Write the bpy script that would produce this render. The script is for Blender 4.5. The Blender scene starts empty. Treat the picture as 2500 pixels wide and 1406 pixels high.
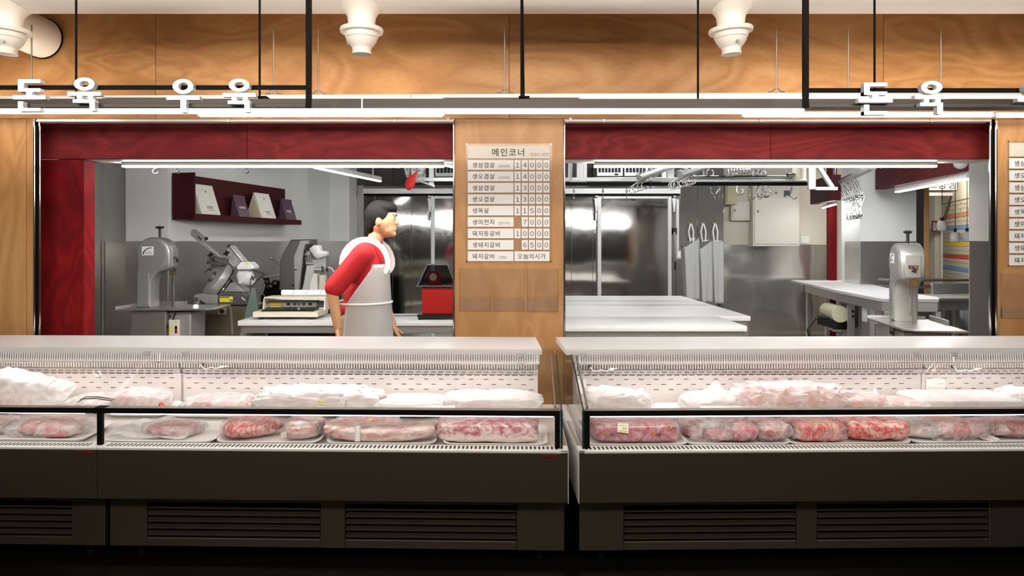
import bpy, bmesh, math, random
from mathutils import Vector, Matrix, noise
from math import radians as R, sin, cos, pi, hypot

SC = bpy.context.scene
C = SC.collection
random.seed(7)

# ------------------------------------------------------------------ camera, world, exposure
FPX, CXP, CYP, CAMZ = 1700.0, 1220.0, 590.0, 1.45
cam_d = bpy.data.cameras.new('camera')
cam = bpy.data.objects.new('camera', cam_d); C.objects.link(cam)
cam.location = (0, 0, CAMZ); cam.rotation_euler = (R(90), 0, 0)
cam_d.sensor_width = 36.0
cam_d.lens = 36.0 * FPX / 2500
cam_d.shift_x = (1250 - CXP) / 2500
cam_d.shift_y = -(703 - CYP) / 2500
cam_d.clip_end = 60
SC.camera = cam
w = bpy.data.worlds.new('world'); SC.world = w; w.use_nodes = True
w.node_tree.nodes['Background'].inputs[0].default_value = (1.0, 0.93, 0.85, 1)
w.node_tree.nodes['Background'].inputs[1].default_value = 0.03
SC.view_settings.view_transform = 'Standard'
SC.view_settings.look = 'None'
SC.view_settings.exposure = 0.0
SC.view_settings.gamma = 1.0
SC.view_settings.use_curve_mapping = False
# strengths of the lamps and of the added fill lights (W/m2-like emission of the tubes)
E_MAIN, E_WALL, E_TRAY, E_SIGN = 8.0, 24.0, 10.0, 8.0
E_KIT, E_CASE, E_CEIL = 165.0, 9.4, 70.0
P_AISLE_FILL, P_KITCHEN_FILL = 92.0, 13.0

# unseen fill lights, added over aisle and kitchen to brighten the walls
def area(name, loc, sx, sy, power, col, rot=(0, 0, 0)):
    l = bpy.data.lights.new(name, 'AREA'); l.shape = 'RECTANGLE'; l.size = sx; l.size_y = sy; l.energy = power; l.color = col
    o = bpy.data.objects.new(name, l); C.objects.link(o); o.location = loc; o.rotation_euler = rot
    return o
for x_ in (-2.4, 0, 2.4): area('aisle_fill', (x_, .2, 2.7), 2.0, .9, P_AISLE_FILL, (1, .91, .81), (R(118), 0, 0))  # added wash lights, turned up towards header and duct
for x_, y_ in ((-1.2, 6.0), (1.6, 6.0), (1.9, 7.6), (3.8, 7.4)): area('kitchen_fill', (x_, y_, 2.86), 1.3, .12, P_KITCHEN_FILL*{-1.2: .7, 1.6: 1, 1.9: 3.2, 3.8: 3.4}[x_], (.96, .99, 1), (R(42), 0, 0))  # added fill, tilted to brighten the aprons and back wall
area('corridor_lamp', (6.4, 10.6, 2.86), 1.2, .12, 45, (1, .97, .9))

# ------------------------------------------------------------------ real-world points from picture measurements
def X(px, d): return (px - CXP) * d / FPX
def Z(py, d): return CAMZ + (CYP - py) * d / FPX
def P(px, py, d): return Vector((X(px, d), d, Z(py, d)))

# ------------------------------------------------------------------ mesh builder
class MB:
    def __init__(s): s.bm = bmesh.new()
    def _tf(s, vs, M):
        if M is not None: bmesh.ops.transform(s.bm, matrix=M, verts=vs)
    def box(s, x0, x1, y0, y1, z0, z1, bev=0.0, M=None, seg=1):
        x0, x1 = min(x0, x1), max(x0, x1); y0, y1 = min(y0, y1), max(y0, y1); z0, z1 = min(z0, z1), max(z0, z1)
        r = bmesh.ops.create_cube(s.bm, size=1.0)['verts']
        bmesh.ops.transform(s.bm, matrix=Matrix.Translation(((x0+x1)/2, (y0+y1)/2, (z0+z1)/2)) @ Matrix.Diagonal((x1-x0, y1-y0, z1-z0, 1)), verts=r)
        if bev > 0:
            b = min(bev, (x1-x0)*.45, (y1-y0)*.45, (z1-z0)*.45)
            es = list({e for v in r for e in v.link_edges})
            o = bmesh.ops.bevel(s.bm, geom=es, offset=b, segments=seg, affect='EDGES', profile=.5)
            r = list({v for f in o['faces'] for v in f.verts} | {v for v in r if v.is_valid})
        s._tf(r, M); return s
    def bar(s, p, q, wd, ht=None, bev=0.0, up=(0, 0, 1)):
        p, q = Vector(p), Vector(q); ht = ht or wd
        d = q - p; L = d.length; z = d.normalized(); u = Vector(up)
        if abs(z.dot(u)) > .98: u = Vector((0, 1, 0))
        x = u.cross(z).normalized(); y = z.cross(x)
        M = Matrix((x, y, z)).transposed().to_4x4(); M.translation = p
        return s.box(-wd/2, wd/2, -ht/2, ht/2, 0, L, bev, M)
    def tube(s, pts, r, n=8, cap=True, closed=False):
        pts = [Vector(p) for p in pts]; N = len(pts)
        rs = r if isinstance(r, (list, tuple)) else [r]*N
        rings = []; u = None
        for i, p in enumerate(pts):
            if closed: t = (pts[(i+1) % N] - pts[i-1])
            else: t = pts[min(i+1, N-1)] - pts[max(i-1, 0)]
            t.normalize()
            if u is None:
                a = Vector((0, 0, 1)) if abs(t.z) < .9 else Vector((0, 1, 0))
                u = t.cross(a).normalized()
            else:
                u = (u - t*u.dot(t)); u = u.normalized() if u.length > 1e-6 else t.orthogonal().normalized()
            v = t.cross(u)
            rings.append([s.bm.verts.new(p + (u*cos(2*pi*k/n) + v*sin(2*pi*k/n))*rs[i]) for k in range(n)])
        M = N if closed else N-1
        for i in range(M):
            a, b = rings[i], rings[(i+1) % N]
            for k in range(n): s.bm.faces.new((a[k], a[(k+1) % n], b[(k+1) % n], b[k]))
        if cap and not closed:
            s.bm.faces.new(rings[0][::-1]); s.bm.faces.new(rings[-1])
        return s
    def cyl(s, p, q, r, r2=None, n=16): return s.tube([p, q], [r, r if r2 is None else r2], n)
    def lathe(s, prof, c=(0, 0, 0), n=24, M=None, cap=True):
        rings = []
        for (r, z) in prof:
            rings.append([s.bm.verts.new((r*cos(2*pi*k/n), r*sin(2*pi*k/n), z)) for k in range(n)])
        for a, b in zip(rings, rings[1:]):
            for k in range(n): s.bm.faces.new((a[k], a[(k+1) % n], b[(k+1) % n], b[k]))
        if cap: s.bm.faces.new(rings[0][::-1]); s.bm.faces.new(rings[-1])
        vs = [v for rg in rings for v in rg]
        s._tf(vs, Matrix.Translation(c) @ (M if M is not None else Matrix.Identity(4))); return s
    def ell(s, c, r, M=None, nu=20, nv=12):
        r = r if isinstance(r, (tuple, list)) else (r, r, r)
        o = bmesh.ops.create_uvsphere(s.bm, u_segments=nu, v_segments=nv, radius=1.0)['verts']
        T = Matrix.Translation(c) @ (M if M is not None else Matrix.Identity(4)) @ Matrix.Diagonal((*r, 1))
        bmesh.ops.transform(s.bm, matrix=T, verts=o); return s
    def cap(s, p, q, r1, r2, n=14):
        p, q = Vector(p), Vector(q); d = q - p; L = d.length; z = d.normalized()
        M = z.to_track_quat('Z', 'Y').to_matrix().to_4x4(); M.translation = p
        prof = [(r1*cos(a), r1*sin(a)) for a in [-pi/2*.98, -pi/3, -pi/6]] + [(r1, 0), (r2, L)] + [(r2*cos(a), L + r2*sin(a)) for a in [pi/6, pi/3, pi/2*.98]]
        return s.lathe(prof, (0, 0, 0), n, M)
    def prism(s, poly, a, b, plane='xz', bev=0.0, M=None, seg=1):
        """extrude a closed 2-D outline; plane xz -> along y, xy -> along z, yz -> along x"""
        def pt(u, v, t):
            return {'xz': (u, t, v), 'xy': (u, v, t), 'yz': (t, u, v)}[plane]
        A = [s.bm.verts.new(pt(u, v, a)) for u, v in poly]; B = [s.bm.verts.new(pt(u, v, b)) for u, v in poly]
        n = len(poly)
        fs = [s.bm.faces.new(A), s.bm.faces.new(B[::-1])]
        for i in range(n): fs.append(s.bm.faces.new((A[i], B[i], B[(i+1) % n], A[(i+1) % n])))
        bmesh.ops.recalc_face_normals(s.bm, faces=fs)
        vs = A + B
        if bev > 0:
            es = list({e for f in fs[:2] for e in f.edges})
            o = bmesh.ops.bevel(s.bm, geom=es, offset=bev, segments=seg, affect='EDGES', profile=.5)
            vs = list({v for f in o['faces'] for v in f.verts} | {v for v in vs if v.is_valid})
        s._tf(vs, M); return s
    def pxprism(s, poly, d, t, bev=0.0):
        """outline measured in the picture, standing at distance d with depth t"""
        return s.prism([(X(px, d), Z(py, d)) for px, py in poly], d, d + t, 'xz', bev)
    def pxbox(s, x0, x1, y0, y1, d, t, bev=0.0):
        return s.box(X(x0, d), X(x1, d), d, d + t, Z(y0, d), Z(y1, d), bev)
    def quad(s, a, b, c, d):
        s.bm.faces.new([s.bm.verts.new(p) for p in (a, b, c, d)]); return s
    def grid(s, f, nu, nv):
        g = [[s.bm.verts.new(f(i/nu, j/nv)) for j in range(nv+1)] for i in range(nu+1)]
        for i in range(nu):
            for j in range(nv): s.bm.faces.new((g[i][j], g[i+1][j], g[i+1][j+1], g[i][j+1]))
        return s
    def mesh(s, name, smooth=35):
        bmesh.ops.recalc_face_normals(s.bm, faces=s.bm.faces[:])
        me = bpy.data.meshes.new(name); s.bm.to_mesh(me); s.bm.free()
        if smooth:
            me.polygons.foreach_set('use_smooth', [True]*len(me.polygons))
            if smooth < 180: me.set_sharp_from_angle(angle=R(smooth))
        return me
    def obj(s, name, mat, parent=None, label=None, smooth=35, kind=None):
        return add(name, s.mesh(name, smooth), mat, parent, label, kind)

WORLDY = set()      # things whose parts are modelled in world coordinates
def add(name, me, mat, parent=None, label=None, kind=None):
    o = bpy.data.objects.new(name, me); C.objects.link(o)
    if mat is not None and not me.materials: me.materials.append(mat)
    if parent is not None:
        o.parent = parent
        root = parent
        while root.parent: root = root.parent
        if root.name in WORLDY and parent is root:
            o.matrix_parent_inverse = (Matrix.Translation(root.location) @ root.rotation_euler.to_matrix().to_4x4()).inverted()
    if label: o['label'] = label
    if kind: o['kind'] = kind
    return o
def thing(name, label, cat, loc=(0, 0, 0), rot=0.0, group=None, world=False):
    o = bpy.data.objects.new(name, None); C.objects.link(o)
    o.location = loc; o.rotation_euler = (0, 0, rot); o.empty_display_size = .05
    if world: WORLDY.add(o.name)
    return tag(o, label, cat, group)
def tag(o, label, cat, group=None):
    o['label'] = label; o['category'] = cat
    if group: o['group'] = group
    return o
def struct(name, mb, mat, parent=None, smooth=35):
    o = mb.obj(name, mat, parent, smooth=smooth)
    if parent is None: o['kind'] = 'structure'
    return o
def dup(src, loc, rot=(0, 0, 0), label=None, group=None, scale=None):
    r = src.copy(); C.objects.link(r); r.location = loc; r.rotation_euler = rot
    if scale: r.scale = scale
    if label: r['label'] = label
    if group: r['group'] = group
    for ch in list(src.children):
        c = ch.copy(); C.objects.link(c); c.parent = r
        for g in list(ch.children):
            k = g.copy(); C.objects.link(k); k.parent = c
    return r
def text_mesh(body, size, depth=0.0006, align='LEFT', space=1.0, bold=0.0, shear=0.0):
    cu = bpy.data.curves.new('lettering', 'FONT'); cu.body = body; cu.size = size
    cu.align_x = align; cu.extrude = depth; cu.space_character = space; cu.offset = bold*size; cu.shear = shear
    cu.resolution_u = 3
    o = bpy.data.objects.new('tmp', cu); C.objects.link(o)
    bpy.context.view_layer.update()
    me = bpy.data.meshes.new_from_object(o.evaluated_get(bpy.context.evaluated_depsgraph_get()))
    bpy.data.objects.remove(o); bpy.data.curves.remove(cu)
    return me
_TXT = {}
def lettering(body, size, at, mat, parent, face=None, align='LEFT', space=1.0, bold=0.0, name='lettering', key=None, shear=0.0):
    """flat print facing -y (towards the street); at = lower-left point of the line"""
    k = (body, size, align, space, bold, shear)
    if k not in _TXT: _TXT[k] = text_mesh(body, size, 0.0005, align, space, bold, shear)
    me = _TXT[k]
    o = bpy.data.objects.new(name, me); C.objects.link(o)
    if not me.materials: me.materials.append(mat)
    o.parent = parent
    T = Matrix.Translation(at) @ (face if face is not None else Matrix.Rotation(R(90), 4, 'X'))
    root = parent
    while root.parent: root = root.parent
    if root.name in WORLDY:
        base = Matrix.Translation(root.location) @ root.rotation_euler.to_matrix().to_4x4()
        o.matrix_parent_inverse = base.inverted() if parent is root else Matrix.Identity(4)
    o.matrix_basis = T
    return o

# ------------------------------------------------------------------ materials
def newmat(name):
    m = bpy.data.materials.new(name); m.use_nodes = True
    nt = m.node_tree; b = nt.nodes['Principled BSDF']
    return m, nt, b
def srgb(r, g, b):
    f = lambda c: (c/255)/12.92 if c/255 <= .04045 else ((c/255+.055)/1.055)**2.4
    return (f(r), f(g), f(b), 1)
def plain(name, col, rough=.5, metal=0.0, spec=.5, noise_amt=.06, nscale=30, bump=0.0, coat=0.0):
    m, nt, b = newmat(name)
    b.inputs['Roughness'].default_value = rough; b.inputs['Metallic'].default_value = metal
    b.inputs['Specular IOR Level'].default_value = spec; b.inputs['Coat Weight'].default_value = coat
    tc = nt.nodes.new('ShaderNodeTexCoord'); n = nt.nodes.new('ShaderNodeTexNoise'); n.inputs['Scale'].default_value = nscale; n.inputs['Detail'].default_value = 4
    nt.links.new(tc.outputs['Object'], n.inputs['Vector'])
    mx = nt.nodes.new('ShaderNodeMix'); mx.data_type = 'RGBA'
    mx.inputs['A'].default_value = tuple(c*(1-noise_amt) for c in col[:3]) + (1,)
    mx.inputs['B'].default_value = tuple(min(1, c*(1+noise_amt)) for c in col[:3]) + (1,)
    nt.links.new(n.outputs['Fac'], mx.inputs['Factor']); nt.links.new(mx.outputs['Result'], b.inputs['Base Color'])
    if bump:
        bp = nt.nodes.new('ShaderNodeBump'); bp.inputs['Strength'].default_value = bump; bp.inputs['Distance'].default_value = .01
        nt.links.new(n.outputs['Fac'], bp.inputs['Height']); nt.links.new(bp.outputs['Normal'], b.inputs['Normal'])
    return m
def wood(name, dark, mid, light, scale=1.0, vertical=False, rough=.42, off=0.0, contrast=1.0, spec=.3):
    m, nt, b = newmat(name); N, L = nt.nodes.new, nt.links.new
    tc = N('ShaderNodeTexCoord'); mp = N('ShaderNodeMapping')
    mp.inputs['Location'].default_value = (off, off*.37, off*.61)
    mp.inputs['Scale'].default_value = ((2.4, 1, .7) if vertical else (.8, 1, 2.0))
    L(tc.outputs['Object'], mp.inputs['Vector'])
    n1 = N('ShaderNodeTexNoise'); n1.inputs['Scale'].default_value = 1.25*scale; n1.inputs['Detail'].default_value = 2.5; n1.inputs['Distortion'].default_value = .9
    L(mp.outputs['Vector'], n1.inputs['Vector'])
    mul = N('ShaderNodeMath'); mul.operation = 'MULTIPLY'; mul.inputs[1].default_value = 8; L(n1.outputs['Fac'], mul.inputs[0])
    fr = N('ShaderNodeMath'); fr.operation = 'FRACT'; L(mul.outputs[0], fr.inputs[0])
    pp = N('ShaderNodeMath'); pp.operation = 'PINGPONG'; pp.inputs[1].default_value = .5; L(mul.outputs[0], pp.inputs[0])
    n2 = N('ShaderNodeTexNoise'); n2.inputs['Scale'].default_value = 26*scale; n2.inputs['Detail'].default_value = 5; n2.inputs['Roughness'].default_value = .65
    L(mp.outputs['Vector'], n2.inputs['Vector'])
    n3 = N('ShaderNodeTexNoise'); n3.inputs['Scale'].default_value = 1.1; n3.inputs['Detail'].default_value = 2
    L(tc.outputs['Object'], n3.inputs['Vector'])
    a = N('ShaderNodeMath'); a.operation = 'MULTIPLY'; a.inputs[1].default_value = .42*contrast; L(pp.outputs[0], a.inputs[0])
    c2 = N('ShaderNodeMath'); c2.operation = 'MULTIPLY_ADD'; c2.inputs[1].default_value = .30*contrast; L(n2.outputs['Fac'], c2.inputs[0]); L(a.outputs[0], c2.inputs[2])
    c3 = N('ShaderNodeMath'); c3.operation = 'MULTIPLY_ADD'; c3.inputs[1].default_value = .42; L(n3.outputs['Fac'], c3.inputs[0]); L(c2.outputs[0], c3.inputs[2])
    rp = N('ShaderNodeValToRGB'); e = rp.color_ramp.elements
    e[0].position = .18; e[0].color = dark; e[1].position = .72; e[1].color = light
    x = rp.color_ramp.elements.new(.46); x.color = mid
    L(c3.outputs[0], rp.inputs['Fac'])
    # rare pin knots
    v = N('ShaderNodeTexVoronoi'); v.inputs['Scale'].default_value = 2.3; L(mp.outputs['Vector'], v.inputs['Vector'])
    kr = N('ShaderNodeValToRGB'); kr.color_ramp.elements[0].position = .012; kr.color_ramp.elements[0].color = (.12, .06, .03, 1); kr.color_ramp.elements[1].position = .03; kr.color_ramp.elements[1].color = (1, 1, 1, 1)
    L(v.outputs['Distance'], kr.inputs['Fac'])
    mx = N('ShaderNodeMix'); mx.data_type = 'RGBA'; mx.blend_type = 'MULTIPLY'; mx.inputs['Factor'].default_value = .7
    L(rp.outputs['Color'], mx.inputs['A']); L(kr.outputs['Color'], mx.inputs['B'])
    L(mx.outputs['Result'], b.inputs['Base Color']); b.inputs['Roughness'].default_value = rough; b.inputs['Specular IOR Level'].default_value = spec
    bp = N('ShaderNodeBump'); bp.inputs['Strength'].default_value = .05; bp.inputs['Distance'].default_value = .004
    L(n2.outputs['Fac'], bp.inputs['Height']); L(bp.outputs['Normal'], b.inputs['Normal'])
    return m
def steel(name, col=(.60, .58, .55, 1), rough=.26, wave=.05, wscale=1.6, brush=(1.0, 1.0, 60.0), bstr=.003, aniso=0.0, metal=1.0):
    """brushed sheet steel: fine brush lines and a faint oil-canning of the sheet"""
    m, nt, b = newmat(name); N, L = nt.nodes.new, nt.links.new
    b.inputs['Metallic'].default_value = metal; b.inputs['Base Color'].default_value = col
    b.inputs['Anisotropic'].default_value = aniso
    tc = N('ShaderNodeTexCoord'); mp = N('ShaderNodeMapping'); mp.inputs['Scale'].default_value = brush; L(tc.outputs['Object'], mp.inputs['Vector'])
    nb = N('ShaderNodeTexNoise'); nb.inputs['Scale'].default_value = 12; nb.inputs['Detail'].default_value = 3; L(mp.outputs['Vector'], nb.inputs['Vector'])
    rr = N('ShaderNodeMapRange'); rr.inputs['To Min'].default_value = rough*.93; rr.inputs['To Max'].default_value = rough*1.08; L(nb.outputs['Fac'], rr.inputs['Value']); L(rr.outputs['Result'], b.inputs['Roughness'])
    nw = N('ShaderNodeTexNoise'); nw.inputs['Scale'].default_value = wscale; nw.inputs['Detail'].default_value = 1; L(tc.outputs['Object'], nw.inputs['Vector'])
    b1 = N('ShaderNodeBump'); b1.inputs['Strength'].default_value = wave; b1.inputs['Distance'].default_value = .25; L(nw.outputs['Fac'], b1.inputs['Height'])
    b2 = N('ShaderNodeBump'); b2.inputs['Strength'].default_value = bstr; b2.inputs['Distance'].default_value = .002; L(nb.outputs['Fac'], b2.inputs['Height']); L(b1.outputs['Normal'], b2.inputs['Normal'])
    L(b2.outputs['Normal'], b.inputs['Normal'])
    return m
def emit(name, col, strength):
    m, nt, b = newmat(name)
    b.inputs['Base Color'].default_value = (.9, .9, .9, 1)
    b.inputs['Emission Color'].default_value = col; b.inputs['Emission Strength'].default_value = strength
    return m
def sheen(N, L, normal=None, f0=.035, k=.9):
    """share mirrored by a clear sheet, the same from either side: f0 + (1-f0)*facing^5"""
    lw = N('ShaderNodeLayerWeight'); lw.inputs['Blend'].default_value = .5
    if normal is not None: L(normal, lw.inputs['Normal'])
    pw = N('ShaderNodeMath'); pw.operation = 'POWER'; pw.inputs[1].default_value = 5; L(lw.outputs['Facing'], pw.inputs[0])
    ma = N('ShaderNodeMath'); ma.operation = 'MULTIPLY_ADD'; ma.inputs[1].default_value = k; ma.inputs[2].default_value = f0; L(pw.outputs[0], ma.inputs[0])
    return ma
def glass(name, tint=(1, 1, 1, 1), refl=.9, rough=.02, dens=0.0, dcol=(1, 1, 1, 1), fac=None):
    """clear sheet: lets light straight through, mirrors more at a glancing angle"""
    m, nt, b = newmat(name); N, L = nt.nodes.new, nt.links.new
    out = nt.nodes['Material Output']; nt.nodes.remove(b)
    tr = N('ShaderNodeBsdfTransparent'); tr.inputs[0].default_value = tint
    gl = N('ShaderNodeBsdfGlossy'); gl.inputs['Roughness'].default_value = rough; gl.inputs['Color'].default_value = (refl, refl, refl, 1)
    fr = sheen(N, L)
    mx = N('ShaderNodeMixShader'); L(fr.outputs[0], mx.inputs[0]); L(tr.outputs[0], mx.inputs[1]); L(gl.outputs[0], mx.inputs[2])
    last = mx
    if dens > 0:
        df = N('ShaderNodeBsdfDiffuse'); df.inputs[0].default_value = dcol
        m2 = N('ShaderNodeMixShader'); m2.inputs[0].default_value = dens; L(mx.outputs[0], m2.inputs[1]); L(df.outputs[0], m2.inputs[2]); last = m2
    L(last.outputs[0], out.inputs[0])
    return m
def film(name, dens=.35, var=.3, scale=14, col=(.93, .92, .92, 1), rough=.18, stretch=(1, 1, 1), through=.55):
    """thin polythene: milky where it crumples, clear where it lies tight"""
    m, nt, b = newmat(name); N, L = nt.nodes.new, nt.links.new
    out = nt.nodes['Material Output']; nt.nodes.remove(b)
    tc = N('ShaderNodeTexCoord'); mp = N('ShaderNodeMapping'); mp.inputs['Scale'].default_value = stretch; L(tc.outputs['Object'], mp.inputs['Vector'])
    n = N('ShaderNodeTexNoise'); n.inputs['Scale'].default_value = scale; n.inputs['Detail'].default_value = 4; n.inputs['Distortion'].default_value = 1.2
    L(mp.outputs['Vector'], n.inputs['Vector'])
    mr = N('ShaderNodeMapRange'); mr.inputs['From Min'].default_value = .35; mr.inputs['From Max'].default_value = .68
    mr.inputs['To Min'].default_value = max(0, dens-var); mr.inputs['To Max'].default_value = min(1, dens+var); L(n.outputs['Fac'], mr.inputs['Value'])
    tr = N('ShaderNodeBsdfTransparent'); tr.inputs[0].default_value = (.97, .97, .97, 1)
    df = N('ShaderNodeBsdfDiffuse'); df.inputs[0].default_value = col
    tl = N('ShaderNodeBsdfTranslucent'); tl.inputs[0].default_value = col
    md = N('ShaderNodeMixShader'); md.inputs[0].default_value = through; L(df.outputs[0], md.inputs[1]); L(tl.outputs[0], md.inputs[2])
    m1 = N('ShaderNodeMixShader'); L(mr.outputs['Result'], m1.inputs[0]); L(tr.outputs[0], m1.inputs[1]); L(md.outputs[0], m1.inputs[2])
    bp = N('ShaderNodeBump'); bp.inputs['Strength'].default_value = .5; bp.inputs['Distance'].default_value = .006; L(n.outputs['Fac'], bp.inputs['Height'])
    gl = N('ShaderNodeBsdfGlossy'); gl.inputs['Roughness'].default_value = rough; L(bp.outputs['Normal'], gl.inputs['Normal'])
    fr = sheen(N, L, bp.outputs['Normal'], .045, .22)
    m2 = N('ShaderNodeMixShader'); L(fr.outputs[0], m2.inputs[0]); L(m1.outputs[0], m2.inputs[1]); L(gl.outputs[0], m2.inputs[2])
    L(m2.outputs[0], out.inputs[0])
    return m
def meat(name, red, fat, fatness=.5, scale=9, stretch=(1, 1, 1), fine=.5, off=0.0, split=None):
    """muscle with fat seams and marbling; split = share of the height that is a fat cap"""
    m, nt, b = newmat(name); N, L = nt.nodes.new, nt.links.new
    tc = N('ShaderNodeTexCoord'); mp = N('ShaderNodeMapping'); mp.inputs['Scale'].default_value = stretch; mp.inputs['Location'].default_value = (off, off*.7, off*.3)
    L(tc.outputs['Object'], mp.inputs['Vector'])
    n1 = N('ShaderNodeTexNoise'); n1.inputs['Scale'].default_value = scale; n1.inputs['Detail'].default_value = 3; n1.inputs['Distortion'].default_value = 2.2; L(mp.outputs['Vector'], n1.inputs['Vector'])
    n2 = N('ShaderNodeTexNoise'); n2.inputs['Scale'].default_value = scale*7; n2.inputs['Detail'].default_value = 4; n2.inputs['Distortion'].default_value = 1.0; L(mp.outputs['Vector'], n2.inputs['Vector'])
    ad = N('ShaderNodeMath'); ad.operation = 'MULTIPLY_ADD'; ad.inputs[1].default_value = fine; L(n2.outputs['Fac'], ad.inputs[0]); L(n1.outputs['Fac'], ad.inputs[2])
    src = ad
    if split is not None:
        sp = N('ShaderNodeSeparateXYZ'); L(tc.outputs['Object'], sp.inputs[0])
        mr = N('ShaderNodeMapRange'); mr.inputs['From Min'].default_value = split+.015; mr.inputs['From Max'].default_value = split-.015; mr.inputs['To Max'].default_value = .32; L(sp.outputs['Z'], mr.inputs['Value'])
        a2 = N('ShaderNodeMath'); a2.operation = 'ADD'; L(ad.outputs[0], a2.inputs[0]); L(mr.outputs['Result'], a2.inputs[1]); src = a2
    rp = N('ShaderNodeValToRGB'); e = rp.color_ramp.elements; c = .5 + .5*fine
    e[0].position = c-.17-.25*fatness+.1; e[0].color = red; e[1].position = c+.17-.25*fatness+.1; e[1].color = fat
    x = rp.color_ramp.elements.new(c-.25*fatness+.1); x.color = tuple(.55*red[i]+.45*fat[i] for i in range(3)) + (1,)
    L(src.outputs[0], rp.inputs['Fac']); L(rp.outputs['Color'], b.inputs['Base Color'])
    b.inputs['Roughness'].default_value = .32; b.inputs['Subsurface Weight'].default_value = .0
    bp = N('ShaderNodeBump'); bp.inputs['Strength'].default_value = .35; bp.inputs['Distance'].default_value = .006; L(ad.outputs[0], bp.inputs['Height']); L(bp.outputs['Normal'], b.inputs['Normal'])
    return m

WARM, NEUT, COOLW = (1.0, .89, .74, 1), (1.0, .96, .91, 1), (1.0, .945, .93, 1)
PLY = [wood('plywood_%d' % i, srgb(152, 104, 60), srgb(180, 130, 80), srgb(202, 156, 106), 1.0, False, .45, i*3.7) for i in range(3)]
PLYV = [wood('plywood_upright_%d' % i, srgb(156, 110, 66), srgb(184, 138, 90), srgb(206, 162, 114), .8, True, .4, i*5.1+2, .8) for i in range(3)]
REDH = wood('red_stained_ply', srgb(76, 20, 23), srgb(112, 34, 36), srgb(138, 52, 50), 1.1, False, .6, 1.3, .9, .12)
REDV = wood('red_stained_ply_upright', srgb(70, 10, 14), srgb(112, 14, 20), srgb(142, 30, 28), 1.1, True, .6, 4.4, .9, .12)
REDD = wood('dark_red_ply', srgb(58, 16, 18), srgb(72, 22, 24), srgb(84, 28, 30), 1.0, False, .6, 2.2, .6, .15)
M_WHITE = plain('white_wall_paint', srgb(214, 213, 209), .6, nscale=6, noise_amt=.015)
M_CREAM = plain('cream_wall_paint', srgb(206, 198, 182), .6, nscale=6, noise_amt=.02)
M_DUCT = plain('white_duct_paint', srgb(244, 236, 226), .5, nscale=14, noise_amt=.03, bump=.25)
M_PLASTIC = plain('white_plastic', srgb(226, 224, 222), .38, nscale=40, noise_amt=.02)
M_BOARD = plain('white_cutting_board', srgb(212, 209, 208), .34, nscale=9, noise_amt=.015)
M_IVORY = plain('ivory_plastic', srgb(212, 204, 184), .42, nscale=40, noise_amt=.02)
M_CABINET = plain('beige_cabinet_paint', srgb(206, 198, 186), .4, nscale=12, noise_amt=.015)
M_BLACK = plain('black_metal', srgb(9, 8, 7), .65, spec=.12, nscale=40, noise_amt=.1)
M_BLACKP = plain('black_plastic', srgb(18, 18, 18), .35, nscale=60, noise_amt=.1)
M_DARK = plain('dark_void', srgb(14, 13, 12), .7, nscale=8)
M_ALU = plain('grey_aluminium', srgb(150, 143, 134), .34, .85, nscale=30, noise_amt=.04)
M_BRONZE = plain('dark_bronze_housing', srgb(54, 46, 38), .45, .2, nscale=30, noise_amt=.05)
M_ALUW = plain('pale_aluminium', srgb(196, 195, 192), .38, .35, nscale=30, noise_amt=.03)
M_CAST = plain('grey_cast_alloy', srgb(168, 167, 163), .36, .55, nscale=20, noise_amt=.04)
M_CASTD = plain('dark_cast_alloy', srgb(98, 97, 95), .38, .55, nscale=20, noise_amt=.05)
M_STEEL = steel('brushed_steel', (.58, .56, .53, 1), .28, .05, 1.5, (60, 1, 1.0), metal=.86)
M_STEELH = steel('brushed_steel_sheet', (.45, .435, .41, 1), .075, .035, 1.3, (.6, .6, 50))
M_STEELW = steel('wavy_steel_sheet', (.78, .75, .71, 1), .16, .32, 1.2, (50, 1, 1.0), metal=.86)
M_STEELD = steel('dark_steel_front', (.36, .29, .21, 1), .3, .05, .9, (.6, 1, 40), .004, metal=.93)
M_STEELC = steel('case_steel', (.72, .70, .69, 1), .24, .03, 3, (60, 1, 1.0))
M_CHROME = steel('chrome', (.74, .74, .73, 1), .1, .0, 1, (1, 1, 1), .0)
M_MIRROR = steel('polished_trim_steel', (.70, .68, .65, 1), .12, .03, 3, (30, 1, 1.0))
M_FLOORD = plain('dark_shop_floor', srgb(9, 8, 7), .5, spec=.15, nscale=3, noise_amt=.2)
M_FLOORK = plain('kitchen_floor', srgb(128, 120, 106), .3, nscale=5, noise_amt=.08)
M_CEIL = plain('dark_ceiling', srgb(60, 58, 55), .8, nscale=5)
M_CASEIN = plain('white_case_lining', srgb(222, 216, 212), .3, .25, nscale=10, noise_amt=.03)
M_CLOTH = plain('white_cloth', srgb(222, 221, 219), .8, nscale=60, noise_amt=.03, bump=.1)
M_INK = plain('dark_ink', srgb(48, 46, 44), .6)
M_INKL = plain('grey_ink', srgb(128, 124, 118), .6)
M_BADGE = plain('dark_red_badge', srgb(104, 20, 16), .45)
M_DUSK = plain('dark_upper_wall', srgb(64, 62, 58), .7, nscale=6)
M_RED = plain('red_enamel', srgb(150, 16, 12), .3, nscale=10, noise_amt=.05)
M_REDC = plain('red_cloth', srgb(186, 22, 20), .7, nscale=30, noise_amt=.12, bump=.2)
M_YEL = plain('yellow_sticker', srgb(222, 204, 50), .5)
M_YELP = plain('pale_yellow_print', srgb(228, 220, 110), .5)
M_ORANGE = plain('orange_print', srgb(206, 126, 56), .5)
M_PAPER = plain('white_paper', srgb(234, 232, 230), .6, nscale=50, noise_amt=.01)
M_GREENPL = glass('green_sheet_plastic', (.62, .72, .66, 1), .8, .1, .55, srgb(116, 134, 122))
M_GLASS = glass('clear_glass', (.985, .99, .985, 1), .8)
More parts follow.
